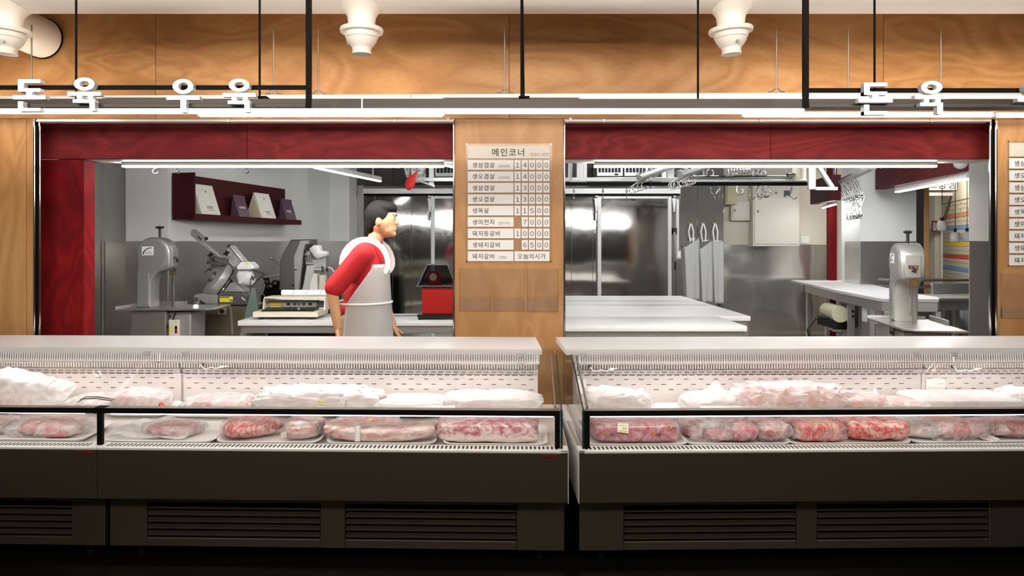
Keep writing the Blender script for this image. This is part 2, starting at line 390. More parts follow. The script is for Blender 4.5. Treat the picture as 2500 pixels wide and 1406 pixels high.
M_ACRY = glass('clear_acrylic', (.985, .975, .96, 1), .35, .15, .03, (.9, .85, .8, 1))
M_SMOKE = glass('smoked_plastic', (.34, .33, .33, 1), .8, .06)
M_GEDGE = plain('dark_green_glass_edge', srgb(34, 62, 56), .12, spec=.8)
M_TRAY = plain('white_foam_tray', srgb(236, 233, 230), .45, nscale=60, noise_amt=.01)
M_BRASS = plain('brass', srgb(176, 142, 66), .3, .9)
M_RUBBER = plain('beige_motor_paint', srgb(196, 190, 160), .55, nscale=50, noise_amt=.15)
L_MAIN = emit('warm_white_tube', NEUT, E_MAIN)
L_WALL = emit('warm_white_wall_tube', WARM, E_WALL)
L_TRAY = emit('tray_strip_light', NEUT, E_TRAY)
L_SIGN = emit('sign_face_light', (1, .97, 1, 1), E_SIGN)
L_KIT = emit('kitchen_led', (.98, 1, 1, 1), E_KIT)
L_KITB = emit('kitchen_led_strip', (.98, 1, 1, 1), 14)
L_FASCIA = emit('glowing_fascia', COOLW, .42)  # glow added to the fascia, standing in for light it mirrors
L_RAIL = emit('rail_lamp_led', COOLW, 4.0)
L_CASE = emit('case_led', COOLW, E_CASE)
L_SHELF = emit('shelf_side_led', (.97, 1, 1, 1), 26)
L_CEIL = emit('kitchen_ceiling_led', (.97, 1, 1, 1), E_CEIL)
L_BOX = emit('lightbox_face', (1, .9, .66, 1), 1.6)
L_GREEN = emit('green_pilot', (.1, 1, .3, 1), 3)
# ================================================================== SETTING
DW = 4.15                                     # distance of the plywood front
ZO = Z(290, DW)                               # top of the openings
# floors and ceilings
struct('floor', MB().box(-4.6, 4.6, -1.5, 4.25, -.1, 0), M_FLOORD)
struct('floor', MB().box(-4.6, 8.6, 4.25, 14.0, -.1, 0), M_FLOORK)
struct('ceiling', MB().box(-4.6, 4.6, -1.5, 4.25, 3.25, 3.35), M_CEIL)
struct('ceiling', MB().box(-4.6, 8.6, 4.25, 14.0, 2.95, 3.05), M_CEIL)
# plywood front: backing and sheets
wf = MB()
wf.box(-4.6, 4.6, DW+.018, DW+.11, ZO, 3.25)
wf.box(-4.6, X(50, DW), DW+.018, DW+.11, 0, ZO); wf.box(X(1109, DW), X(1377, DW), DW+.018, DW+.11, 0, ZO); wf.box(X(2470, DW), 4.6, DW+.018, DW+.11, 0, ZO)
front = struct('wall_front', wf, M_CREAM)
g = .0012
def sheet(x0, x1, z0, z1, mat, nm='panel'):
    MB().box(x0+g, x1-g, DW, DW+.0175, z0+g, z1-g, .0015).obj(nm, mat, front)
xs = [-4.6, X(-310, DW), X(380, DW), X(1243, DW), X(2157, DW), 4.6]
for i, (a, b) in enumerate(zip(xs, xs[1:])): sheet(a, b, ZO, 3.25, PLY[i % 3])
sheet(-4.6, X(64, DW), 0, ZO, PLYV[0]); sheet(X(64, DW), X(83, DW), 0, ZO, PLYV[2])
sheet(X(1110, DW), X(1376, DW), 0, ZO, PLYV[1]); sheet(X(2433, DW), 4.6, 0, ZO, PLYV[2])
# polished steel jambs of the two openings
def trim(n, x0, x1, y0, y1, z0, z1, mat=M_MIRROR, bev=.003): return struct('trim_%d' % n, MB().box(x0, x1, y0, y1, z0, z1, bev), mat)
trim(1, X(83.5, DW), X(88, DW), DW-.012, DW+.018, 0, ZO); trim(2, X(92.5, DW), X(97, DW), DW+.003, DW+.018, 0, ZO); trim(3, X(88.1, DW), X(92.4, DW), DW+.008, DW+.018, 0, ZO, M_BLACK)
trim(4, X(1105.5, DW), X(1109.5, DW), DW-.006, DW+.15, 0, ZO); trim(5, X(1376.5, DW), X(1380, DW), DW-.006, DW+.15, 0, ZO)
trim(6, X(2418, DW), X(2422.5, DW), DW+.003, DW+.018, 0, ZO); trim(7, X(2427.5, DW), X(2432.5, DW), DW-.012, DW+.018, 0, ZO); trim(8, X(2422.6, DW), X(2427.4, DW), DW+.008, DW+.018, 0, ZO, M_BLACK)
# red stained header and side panel behind the openings
DH, DHB, ZH = 4.30, 4.52, Z(388, 4.30)
hd = struct('trim_9', MB().box(X(92, DW), X(1240, DH), DH+.018, DHB, ZH+.003, 2.35), REDD)
for a, b in ((X(86, DH), X(603, DH)), (X(603, DH), X(1108, DH)+.1)): MB().box(a+g, b-g, DH, DH+.0175, ZH, 2.35, .0015).obj('panel', REDH, hd)
MB().box(X(232, 4.42), X(1240, DH), DH+.019, DHB-.001, ZH-.002, ZH+.003).obj('soffit_board', M_CABINET, hd)
hr = struct('trim_10', MB().box(X(1240, DH)+.001, X(2440, DH), DH+.018, DHB, ZH+.003, 2.35), REDD)
for a, b in ((X(1375, DH)-.1, X(1882, DH)), (X(1882, DH), X(2440, DH))): MB().box(a+g, b-g, DH, DH+.0175, ZH, 2.35, .0015).obj('panel', REDH, hr)
MB().box(X(1240, DH)+.002, X(2440, DH), DH+.019, DHB-.001, ZH-.002, ZH+.003).obj('soffit_board', M_CABINET, hr)
sp = struct('trim_11', MB().box(X(80, DH), X(205, DH)-.001, DH+.018, 4.417, 0, ZH-.004), REDV)
MB().box(X(80, DH), X(205, DH), DH, DH+.0175, 0, ZH-.004, .0015).obj('panel', REDV, sp)

# kitchen side and back walls: painted above, steel wainscot below (top at eye height)
ZW = 1.455
def wall_run(name, pts, close, z1=2.95, paint=M_WHITE, sheetmat=M_STEEL, out=-1):
    """painted wall whose visible face follows the plan points, closed behind by 'close'; steel sheets stand on the face"""
    o = struct(name, MB().prism(list(pts)+list(close), 0, z1, 'xy'), paint, smooth=0)
    for (a, b) in zip(pts, pts[1:]):
        a, b = Vector((*a, 0)), Vector((*b, 0)); d = (b-a).normalized(); f = Vector((-d.y, d.x, 0))*-out*.006
        n = max(1, round((b-a).length/1.22))
        for k in range(n):
            p, q = a.lerp(b, k/n)+d*.001, a.lerp(b, (k+1)/n)-d*.001
            MB().prism([(p.x, p.y), (q.x, q.y), (q.x+f.x, q.y+f.y), (p.x+f.x, p.y+f.y)], .0, ZW, 'xy').obj('steel_panel', sheetmat, o, smooth=0)
    return o
DC = 6.5
xa = X(250, DC+.4)
kx = lambda d: X(410, DC)+.205*(d-DC)
wall_run('wall_left', [(xa, 4.42), (xa, DC+.4), (X(307, DC), DC+.4), (X(307, DC), DC), (X(410, DC), DC), (kx(8.82), 8.82), (X(751, 8.82), 8.82), (X(805, 9.5), 9.5), (X(853, 9.5), 9.5), (X(853, 9.5), 9.998)], [(-4.3, 9.998), (-4.3, 4.42)], out=1)
trim(12, xa+.008, xa+.025, DC+.37, DC+.39, 0, ZW+.01, M_ALUW)
# cold-room front of steel panels, two sliding doors under one track
DB = 10.0
wb = struct('wall_back', MB().box(-2.1, X(1767, DB), DB+.03, DB+.13, 0, 2.95), M_STEEL)
sx = [860, 915, 959, 1004, 1052, 1180, 1300, 1395, 1447, 1651, 1703, 1767]
for a, b in zip(sx, sx[1:]):
    xl, xr = X(a, DB)+.0015, X(b, DB)-.0015
    MB().box(xl, xr, DB, DB+.029, 0, Z(452, DB), .002).obj('steel_panel', M_STEELH, wb)
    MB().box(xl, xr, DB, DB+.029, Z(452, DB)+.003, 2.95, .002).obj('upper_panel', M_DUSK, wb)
def cold_door(n, pl, pr):
    d = DB-.09
    zt = Z(478, d)
    o = struct('door_%d' % n, MB().box(X(pl+5, d), X(pr-5, d), d+.02, d+.075, .04, zt-.02, .004), M_STEELH)
    wd = .053
    for px in (pl, pr-wd*FPX/d): MB().box(X(px, d), X(px, d)+wd, d, d+.08, .03, zt, .004).obj('door_frame', M_ALUW, o)
    MB().box(X(pl, d)+wd+.001, X(pr, d)-wd-.001, d, d+.08, zt-wd*.75, zt, .004).obj('door_frame', M_ALUW, o)
    for px in (pl-3, pr+6):
        MB().pxprism([(px-5, 484), (px+5, 484), (px+1.5, 517), (px-1, 517)], d-.02, .05).obj('hanger_bracket', M_ALUW, o)
        MB().cyl((X(px, d), d-.03, Z(478, d)), (X(px, d), d+.03, Z(478, d)), .022).obj('roller', M_CAST, o)
    MB().pxbox(pl-6 if n == 2 else pl-9, pl-1 if n == 2 else pl-4, 518, 538, d-.01, .03, .003).obj('latch', M_ALUW, o)
    return o
cold_door(1, 1052, 1232)
d2 = cold_door(2, 1459, 1640)
MB().pxbox(1645, 1653, 556, 572, DB-.12, .05, .004).obj('handle_mount', M_BLACKP, d2)
MB().bar(P(1646.5, 566, DB-.13), P(1650, 640, DB-.13), .03, .02, .004).obj('handle', M_CHROME, d2)
MB().cyl(P(1648.5, 638, DB-.13), P(1648.5, 659, DB-.13), .016).obj('handle_grip', M_BLACKP, d2)
tr = thing('door_track', 'grey aluminium track cover running above both cold room doors', 'track', (0, DB, Z(476, DB)), world=True)
MB().prism([(DB-.13, Z(474, DB)), (DB-.13, Z(462, DB)), (DB-.06, Z(455, DB)), (DB-.001, Z(455, DB)), (DB-.001, Z(474, DB))], X(890, DB), X(1656, DB), 'yz', .003).obj('cover', M_ALUW, tr)
MB().box(X(892, DB), X(1654, DB), DB-.12, DB-.02, Z(479, DB), Z(474.3, DB)).obj('rail', M_BLACK, tr)
# electrical wall further back, with cream paint
DE = 11.1
we = struct('wall_back_far', MB().box(2.6, X(2040, DE), DE, DE+.1, 0, 2.95), M_CREAM)
for a, b in ((2.6, X(1838, DE)), (X(1838, DE), X(1953, DE)), (X(1953, DE), X(2030, DE))):
    MB().box(a+.001, b-.001, DE-.006, DE-.0005, .0, Z(597, DE)).obj('steel_panel', M_STEELW, we)
# red post, strip of wall and the white column beside the side opening
struct('trim_13', MB().box(X(2029, 10.6), X(2043, 10.6), 10.6, 10.75, 0, 2.95, .002), REDV)
struct('wall_right_far', MB().box(X(2043.5, 10.7), X(2085, 10.7), 10.7, 10.8, 0, 2.95), M_CREAM)
wall_run('wall_right_column', [(X(2063, 10.1), 10.1), (X(2100, 9.6), 9.6), (X(2237, 9.6), 9.6)], [(X(2237, 9.6), 10.2), (X(2063, 10.1), 10.2)], out=1)
wall_run('wall_right', [(X(2365.5, 5.0), 5.0), (X(2450, 5.0), 5.0)], [(X(2450, 5.0), 5.06), (X(2368, 5.06), 5.06)], out=1, sheetmat=M_STEEL)
wrs = struct('wall_right_return', MB().prism([(X(2369, 5.08), 5.08), (X(2372, 6.97), 6.97), (X(2372, 6.97)+.1, 6.97), (X(2369, 5.08)+.1, 5.08)], 0, 2.95, 'xy'), M_WHITE, smooth=0)
# jamb of the side opening
struct('trim_14', MB().box(X(2238, 9.62), X(2256, 9.62), 9.62, 9.75, 0, 2.95, .004), M_MIRROR)
struct('trim_15', MB().box(X(2256.5, 9.62), X(2269, 9.62), 9.62, 9.78, 0, 2.95, .004), PLYV[2])
# dark red header over the side opening
def skew_beam(name, pn, dn, pf, df, yn_lo, zt, th, mat):
    a, b = Vector((X(pn, dn), dn)), Vector((X(pf, df), df)); n = Vector((b.y-a.y, -(b.x-a.x))).normalized()*th
    zl = Z(yn_lo, dn)
    return struct(name, MB().prism([(a.x, a.y), (b.x, b.y), (b.x+n.x, b.y+n.y), (a.x+n.x, a.y+n.y)], zl, zt, 'xy'), mat, smooth=0)
skew_beam('trim_16', 2366, 6.97, 2137, 9.5, 417, 2.95, .12, REDD)
skew_beam('trim_17', 2030, 9.35, 1978, 10.4, 489, 2.35, .12, REDD)

# ================================================================== DUCT, LIGHTS, SIGNS ABOVE THE COUNTER
DD = 3.4
duct = thing('air_duct', 'thick white painted air duct running along the ceiling with jet nozzles', 'duct', (0, DD, 2.55), world=True)
zc, rd = 2.825, .25
MB().cyl((-4.5, DD, zc), (4.5, DD, zc), rd, n=48).obj('duct_pipe', M_DUCT, duct, smooth=60)
MB().cyl((X(105, 4.14), 3.3, Z(94, 4.14)), (X(105, 4.14), 4.145, Z(94, 4.14)), .117, n=36).obj('branch_pipe', M_DUCT, duct, smooth=60)
MB().lathe([(.119, 0), (.123, .002), (.123, .008), (.119, .01)], (X(105, 4.14), 4.138, Z(94, 4.14)), 36, Matrix.Rotation(R(90), 4, 'X')).obj('branch_collar', M_BLACK, duct)
for px, tx, ty, sxp, syp in ((883, .0, .02, 850, 0), (1784, -.05, .03, 1, 1), (18, .05, .02, 0, 0)):
    c = P(px, 76, DD-.01)
    n0 = MB().lathe([(.14, .15), (.105, .112), (.082, .09), (.070, .07), (.066, .045), (.065, 0)], c, 28).obj('nozzle_neck', M_DUCT, duct, smooth=70)
    T = Matrix.Rotation(tx, 4, 'Y') @ Matrix.Rotation(ty, 4, 'X')
    nz = MB().lathe([(.06, .012), (.102, .012), (.105, .006), (.102, -.008), (.082, -.012), (.080, -.032), (.074, -.038), (.072, -.05), (.056, -.072), (.047, -.082), (.045, -.105), (.048, -.108), (.048, -.113), (.04, -.114)], c, 36, T).obj('nozzle', M_DUCT, duct, smooth=30)
    sa = {883: (-.058, -.02), 1784: (.012, -.062), 18: (.02, -.06)}[px]
    MB().cyl(c+Vector((sa[0]*.8, sa[1]*.8, -.062)), c+Vector((sa[0]*1.15, sa[1]*1.15, -.067)), .008, n=10).obj('lock_screw', M_CAST, nz)

# long suspended linear light in front of the duct
DL = 3.0
lin = thing('linear_pendant_light', 'long dark grey linear light with a bright lower strip hung across the counter', 'light', (0, DL, Z(266, DL)), world=True)
MB().box(X(-160, DL), X(1965, DL), DL, DL+.07, Z(265, DL), Z(240.5, DL), .002).obj('housing', M_BRONZE, lin)
MB().box(X(-160, DL), X(1964, DL), DL-.006, DL+.062, Z(272, DL), Z(265.3, DL), .004).obj('diffuser', L_MAIN, lin)
MB().box(X(1966, DL), X(2660, DL), DL+.02, DL+.09, Z(263, DL+.02), Z(240.5, DL+.02), .002).obj('housing', M_BRONZE, lin)
for px in (186, 634, 1273, 1279, 1704, 2135):
    q = P(px, 239, DL+.035)
    MB().cyl((q.x, q.y+(.02 if px == 1279 else 0), q.z-.004), (q.x - (.008 if px == 1279 else 0), q.y, 2.62), .0048, n=8).obj('hanger_rod', M_BLACK, lin)
    if px in (634, 1273): MB().box(q.x-.012, q.x+.035, q.y-.02, q.y+.03, q.z-.001, q.z+.005, .001).obj('rod_clip', M_BLACK, lin)
for px in (1110,): MB().box(X(884, DL)-.003, X(884, DL)+.003, DL-.0025, DL+.001, Z(265, DL), Z(240.5, DL)).obj('joint_strip', M_PLASTIC, lin)
# pale cable tray with a small strip light, hung on thin grey rods near the wall
DT = 3.72
tray = thing('cable_tray', 'pale metal tray with clamps hung on thin grey rods below the plywood header', 'tray', (0, DT, Z(239, DT)), world=True)
for a, b in ((-160, 1003), (1003, 1980), (1980, 2300), (2300, 2660)):
    MB().prism([(X(a, DT)+.001, Z(238, DT)), (X(b, DT)-.001, Z(238, DT)), (X(b, DT)-.001, Z(231.5-7.5*(b-600)/1900, DT)), (X(a, DT)+.001, Z(231.5-7.5*(a-600)/1900, DT))], DT, DT+.1, 'xz', .001).obj('tray_channel', M_PLASTIC, tray)
MB().box(X(1420, DT), X(2640, DT), DT-.004, DT+.03, Z(241.5, DT), Z(238.3, DT)).obj('strip_light', L_TRAY, tray)
for px in (77, 668, 777, 1232, 1896, 2071, 2297):
    yt = 231.5-7.5*(px-600)/1900
    q = P(px, yt, DT+.04)
    MB().cyl((q.x, q.y, q.z), (q.x, q.y, 2.6 if px != 77 else 2.62), .004, n=8).obj('hanger_rod', M_ALU, tray)
    MB().tube([q+Vector((-.045, 0, .004)), q+Vector((-.02, 0, .008)), q+Vector((-.012, 0, .02)), q+Vector((.012, 0, .02)), q+Vector((.02, 0, .008)), q+Vector((.045, 0, .004))], .004, 6).obj('clamp', M_CAST, tray)
# bright tubes that wash the plywood
DTU = 3.97
tubes = ((-190, 258, 271, 'warm white tube light behind the pair of Korean signs beside the bare ply end wall'), (485, 1085, 279, 'warm white tube light above the opening with the bandsaw, its end over the price board'),
         (1810, 2424, 280, 'warm white tube light above the opening with the aprons and long white tables'), (2427, 2640, 281, 'short warm white tube light cut off above the second price board'))
for a, b, y, lb in tubes:
    t = thing('tube_light', lb, 'light', ((X(a, DTU)+X(b, DTU))/2, DTU, Z(y, DTU)), world=True, group='tube lights washing the plywood')
    MB().cyl((X(a, DTU)+.012, DTU, Z(y, DTU)), (X(b, DTU)-.012, DTU, Z(y, DTU)), .0145, n=16).obj('tube', L_WALL, t)
    MB().box(X(a, DTU)+.004, X(b, DTU)-.004, DTU+.0155, DTU+.03, Z(y, DTU)-.008, Z(y, DTU)+.008, .001).obj('batten', M_PLASTIC, t)
    for s, px in ((0, a), (1, b)): MB().box(X(px, DTU)-.002+(-.01 if s else 0), X(px, DTU)+.002+(.01 if not s else 0), DTU-.015, DTU+.015, Z(y, DTU)-.015, Z(y, DTU)+.016, .002).obj('end_cap', M_PLASTIC, t)
    L = X(b, DTU)-X(a, DTU)
    for k in ((.2, .8) if L > .6 else (.5,)):
        xx = X(a, DTU)+L*k
        MB().bar((xx, DTU+.03, Z(y, DTU)), (xx, DW, Z(y, DTU)+.02), .012, .006).obj('bracket', M_PLASTIC, t)
# shutter rails along the top of the openings
for a, b, lb in ((88, 1106, 'white rail along the top of the opening in front of the slicers'), (1380, 2421, 'white rail along the top of the opening in front of the aprons')):
    d = DW-.07
    t = thing('shutter_rail', lb, 'rail', ((X(a, d)+X(b, d))/2, d, Z(297, d)), world=True, group='white rails over the openings')
    MB().prism([(d, Z(296.5, d)), (d, Z(292.5, d)), (d+.012, Z(289, d)), (DW-.0005, Z(289, d)), (DW-.0005, Z(296.5, d))], X(a, d), X(b, d), 'yz').obj('rail_profile', M_PLASTIC, t)
    for k in (.09, .46, .86):
        xx = X(a, d)+(X(b, d)-X(a, d))*k
        MB().box(xx-.012, xx+.012, d-.003, d+.02, Z(298, d), Z(290, d), .002).obj('rail_clip', M_CAST, t)
    MB().cyl((X(b if a < 500 else a, d)+(-.03 if a < 500 else .03), d-.006, Z(291, d)), (X(b if a < 500 else a, d)+(-.03 if a < 500 else .03), d+.03, Z(291, d)), .009, n=12).obj('roller_bolt', M_CAST, t)

# illuminated letters on black frames
def glyph(ch):
    B, Rg = [], []           # boxes (x0,x1,z0,z1), rings (cx,cz,rx,rz,w)
    if ch == '돈':
        B += [(.16, .84, .89, 1.0), (.16, .32, .62, .9), (.16, .84, .62, .72), (.42, .58, .5, .63), (0, 1, .385, .5), (.16, .30, 0, .31), (.16, .84, 0, .105)]
    if ch in '육우': Rg += [(.5, .815, .31, .19, .15)] if ch == '육' else [(.5, .78, .31, .215, .15)]
    if ch == '육': B += [(0, 1, .465, .575), (.28, .41, .34, .47), (.62, .75, .34, .47), (.16, .82, .25, .345), (.67, .82, 0, .26)]
    if ch == '우': B += [(0, 1, .38, .49), (.43, .59, 0, .39)]
    return B, Rg
_GL = {}
def glyph_mesh(ch, wd, ht, y0, y1, nm, inset=0.0):
    k = (ch, round(wd, 3), round(ht, 3), nm)
    if k in _GL: return _GL[k]
    m = MB(); B, Rg = glyph(ch)
    for i, (a, b, c, d) in enumerate(B):
        e = .00012*i
        m.box(a*wd+inset, b*wd-inset, y0-e, y1, c*ht+inset, d*ht-inset)
    for (cx, cz, rx, rz, wv) in Rg:
        n = 28
        o = [(cx*wd+(rx*wd-inset)*cos(2*pi*i/n), cz*ht+(rz*ht-inset)*sin(2*pi*i/n)) for i in range(n)]
        q = [(cx*wd+((rx-wv)*wd+inset)*cos(2*pi*i/n), cz*ht+((rz-wv*.62)*ht+inset)*sin(2*pi*i/n)) for i in range(n)]
        for i in range(n):
            j = (i+1) % n
            m.prism([o[i], o[j], q[j], q[i]], y0, y1)
    bmesh.ops.remove_doubles(m.bm, verts=m.bm.verts[:], dist=1e-6)
    _GL[k] = m.mesh(nm, 20); return _GL[k]
DS = 2.75
def sign(frame, letters, label):
    t = thing('hanging_sign', label, 'sign', (X(frame[0], DS), DS, Z(262, DS)), world=True, group='black framed signs with lit Korean letters')
    p0, p1, post, outx = frame[1], frame[2], frame[0], 0
    MB().box(X(post-6.5, DS), X(post+6, DS), DS, DS+.02, Z(262, DS), 2.9, .001).obj('post', M_BLACK, t)
    a, b = (p0, post-6.6) if p0 < post else (post+6.1, p1)
    yb = 212.5 if p0 < post else 219.5
    MB().box(X(a, DS), X(b, DS), DS, DS+.02, Z(yb+4.7, DS), Z(yb-4.7, DS), .001).obj('top_bar', M_BLACK, t)
    MB().box(X(a, DS), X(b, DS), DS, DS+.02, Z(262, DS), Z(252.5, DS), .001).obj('bottom_bar', M_BRONZE, t)
    for ch, px0, px1, y0, y1 in letters:
        dl = DS-.03; wd, ht = X(px1, dl)-X(px0, dl), Z(y0, dl)-Z(y1, dl)
        o = add('letter', glyph_mesh(ch, wd, ht, -.0, .026, 'letter'), M_ALUW, t, 'lit letter '+{'돈': 'don', '육': 'yuk', '우': 'woo'}[ch])
        o.matrix_parent_inverse = Matrix.Translation(t.location).inverted()
        o.location = (X(px0, dl), dl, Z(y1, dl))
        f = add('letter_face', glyph_mesh(ch, wd, ht, -.003, -.0006, 'letter_face', .0004), L_SIGN, o)
        return_ = f
    return t
sign((752.5, -160, 752.5), [('돈', 32.5, 111, 194, 272), ('육', 166, 246, 190, 271), ('우', 407, 487, 193, 274.5), ('육', 544, 624, 193, 274)], 'black framed sign with four lit letters, first pair and second pair set apart')
sign((1969.5, 1969.5, 2660), [('돈', 2096.5, 2178, 202, 280), ('육', 2233.5, 2315.5, 198.5, 278.5), ('우', 2485, 2565, 198, 279)], 'black framed sign with lit letters hung in front of the aprons opening')

# ================================================================== PRICE BOARDS
NAMES = [('생삼겹살', '(보쌈용)', '14000'), ('생오겹살', '(보쌈용)', '14000'), ('생삼겹살', '', '13000'), ('생오겹살', '', '13000'), ('생목살', '', '11500'),
         ('생미전지', '(앞다리)', ' 7000'), ('돼지등갈비', '', '10000'), ('생돼지갈비', '', ' 6500'), ('돼지갈비', '(냉동)', None)]
def price_board(px, py, sc, label, digits=True, dd=0.0):
    """px,py: picture place of the upper-left corner of the clear board"""
    s = sc*DW/FPX
    t = thing('price_board', label, 'price board', (X(px, DW), DW, Z(py+292*sc, DW)), world=True)
    x0, z0 = X(px, DW), Z(py, DW)
    U = lambda u: x0+u*s
    V = lambda v: z0-v*s
    MB().box(U(0), U(212), DW-.005, DW-.0005, V(292), V(0), .001).obj('clear_backing', M_ACRY, t)
    for u in (3, 208): 
        for v in (3, 288): MB().cyl((U(u), DW-.011, V(v)), (U(u), DW-.0052, V(v)), .0042, n=10).obj('standoff_pin', M_CHROME, t)
    def plate(u0, u1, v0, v1, tilt=0, nm='name_plate', mat=M_PAPER):
        o = MB().box(0, (u1-u0)*s, -.0025, 0, -(v1-v0)*s, 0, .0004).obj(nm, mat, t)
        o.location = (U(u0), DW-.0055, V(v0)); o.rotation_euler = (0, R(tilt), 0)
        return o
    def pin(o, u, v): MB().cyl((u*s, -.0042, -v*s), (u*s, -.0024, -v*s), .0018, n=8).obj('pin', M_CAST, o)
    tp = plate(5.5, 205, 6, 37.5, 0, 'title_plate', M_CABINET)
    lettering('메인코너', 20.5*s, (58*s, -.0028, -24*s), M_INK, tp, space=1.2, bold=.012)
    lettering('국내산 | 한근', 8.6*s, (151*s, -.0028, -24.5*s), M_INKL, tp, bold=.01)
    pin(tp, 3.5, 3.5); pin(tp, 196, 3.5)
    for i, (nm, sub, price) in enumerate(NAMES):
        v0 = 41.2+i*27.8; v1 = v0+23.8
        o = plate(5.5, 117.3, v0, v1)
        pin(o, 3.5, 3.5); pin(o, 108, 3.5)
        lettering(nm, 14*s, (11*s, -.0028, -17.2*s), M_INK, o, space=1.16, bold=.006)
        if sub: lettering(sub, 8.4*s, (74.5*s, -.0028, -17.8*s), M_INKL, o, space=1.0)
        if not digits: continue
        if price is None:
            o = plate(119.3, 205, v0, v1, 0, 'price_plate'); lettering('오늘의시가', 14.6*s, (7*s, -.0028, -17.5*s), M_INK, o, space=1.08, bold=.004)
            continue
        for k, ch in enumerate(price):
            if ch == ' ': continue
            u0 = 119.3+k*17.55
            o = plate(u0, u0+15.3, v0, v1, random.uniform(-1.3, 1.3) if (i, k) in ((1, 0), (4, 2), (5, 1), (7, 1)) else random.uniform(-.3, .3), 'digit_plate')
            pin(o, 7.8, 3.2)
            lettering(chr(0xFEE0+ord(ch)), 15.5*s, (7.7*s, -.0028, -18.0*s), M_INK, o, align='CENTER', bold=.002)
    return t
price_board(1136.5, 350, 1.0, 'white and clear price board of name and number plates on the plywood pillar')
price_board(2456, 343, 1.06, 'second price board on plywood, cut off at the edge of the view', digits=False)
def leaflet_pocket(x0, x1, y0, y1, label, grp=None):
    t = thing('leaflet_pocket', label, 'holder', (X((x0+x1)/2, DW), DW, Z(y1, DW)), world=True, group=grp)
    MB().pxbox(x0, x1, y0, y1, DW-.004, .003, .0008).obj('back_sheet', M_ACRY, t)
    MB().pxbox(x0, x1, y0+70 if x0 < 2000 else y0+85, y1, DW-.011, .003, .0008).obj('front_lip', M_ACRY, t)
    MB().box(X(x0, DW), X(x1, DW), DW-.012, DW-.001, Z(y1, DW)-.003, Z(y1, DW), .0006).obj('bottom_edge', M_ACRY, t)
    for px in (x0, x1): MB().box(X(px, DW)-.0015, X(px, DW)+.0015, DW-.012, DW-.001, Z(y1, DW), Z(y0, DW), .0006).obj('side_edge', M_ACRY, t)
gp = 'clear leaflet pockets under the price board'
leaflet_pocket(1122, 1199, 655, 758, 'empty clear leaflet pocket under the price board, beside the red machine', gp)
leaflet_pocket(1204, 1280, 656, 758, 'empty clear leaflet pocket in the middle under the price board', gp)
leaflet_pocket(1286, 1362, 656, 760, 'empty clear leaflet pocket under the price board, beside the opening with long tables', gp)
leaflet_pocket(2443, 2540, 667, 776, 'empty clear pocket under the second price board')
# ================================================================== DISPLAY CASES
class Frame:
    def __init__(s, px, py, ang):
        s.px, s.py, s.a = px, py, ang; s.c, s.s = cos(ang), sin(ang)
        s.M = Matrix.Translation((px, py, 0)) @ Matrix.Rotation(ang, 4, 'Z') @ Matrix.Translation((-px, -py, 0))
    def x(s, px, d):
        k = (px-CXP)/FPX; v = d-s.py
        u = (k*(s.py+v*s.c)-s.px+v*s.s)/(s.c-k*s.s)
        return s.px+u
    def z(s, py, x, d):
        wy = s.py+(x-s.px)*s.s+(d-s.py)*s.c
        return CAMZ+(CYP-py)*wy/FPX
    def w(s, x, y, z): return s.M @ Vector((x, y, z))
FL, FR = Frame(.30, 3.05, R(-1.5)), Frame(.348, 3.05, R(1.1))
def fthing(fr, name, label, cat, group=None):
    t = thing(name, label, cat, (0, 0, 0), fr.a, group); t.location = fr.M.translation
    return t
ZLID = .911
def zdeck(d): return .512+(d-3.14)*.05
def counter_top(fr, x0f, x0b, x1f, x1b, label):
    t = MB().prism([(x0f, 3.5), (x1f, 3.5), (x1b, 3.94), (x0b, 3.94)], .879, ZLID, 'xy', .004, None, 2).obj('counter_top', M_BOARD)
    t.location = fr.M.translation; t.rotation_euler = (0, 0, fr.a)
    return tag(t, label, 'counter top')
LX0 = -3.0
xe = FL.x(1323, 3.5)
counter_top(FL, LX0, LX0, xe, FL.x(1308, 3.94), 'long white cutting-board counter top over the pork case beside the plywood pillar, bandsaw side')
xr0 = FR.x(1381, 3.5); RX1 = FR.x(2640, 3.96)
counter_top(FR, xr0, FR.x(1357, 3.94), RX1, RX1, 'white cutting-board counter top over the beef case, in front of the long white tables')

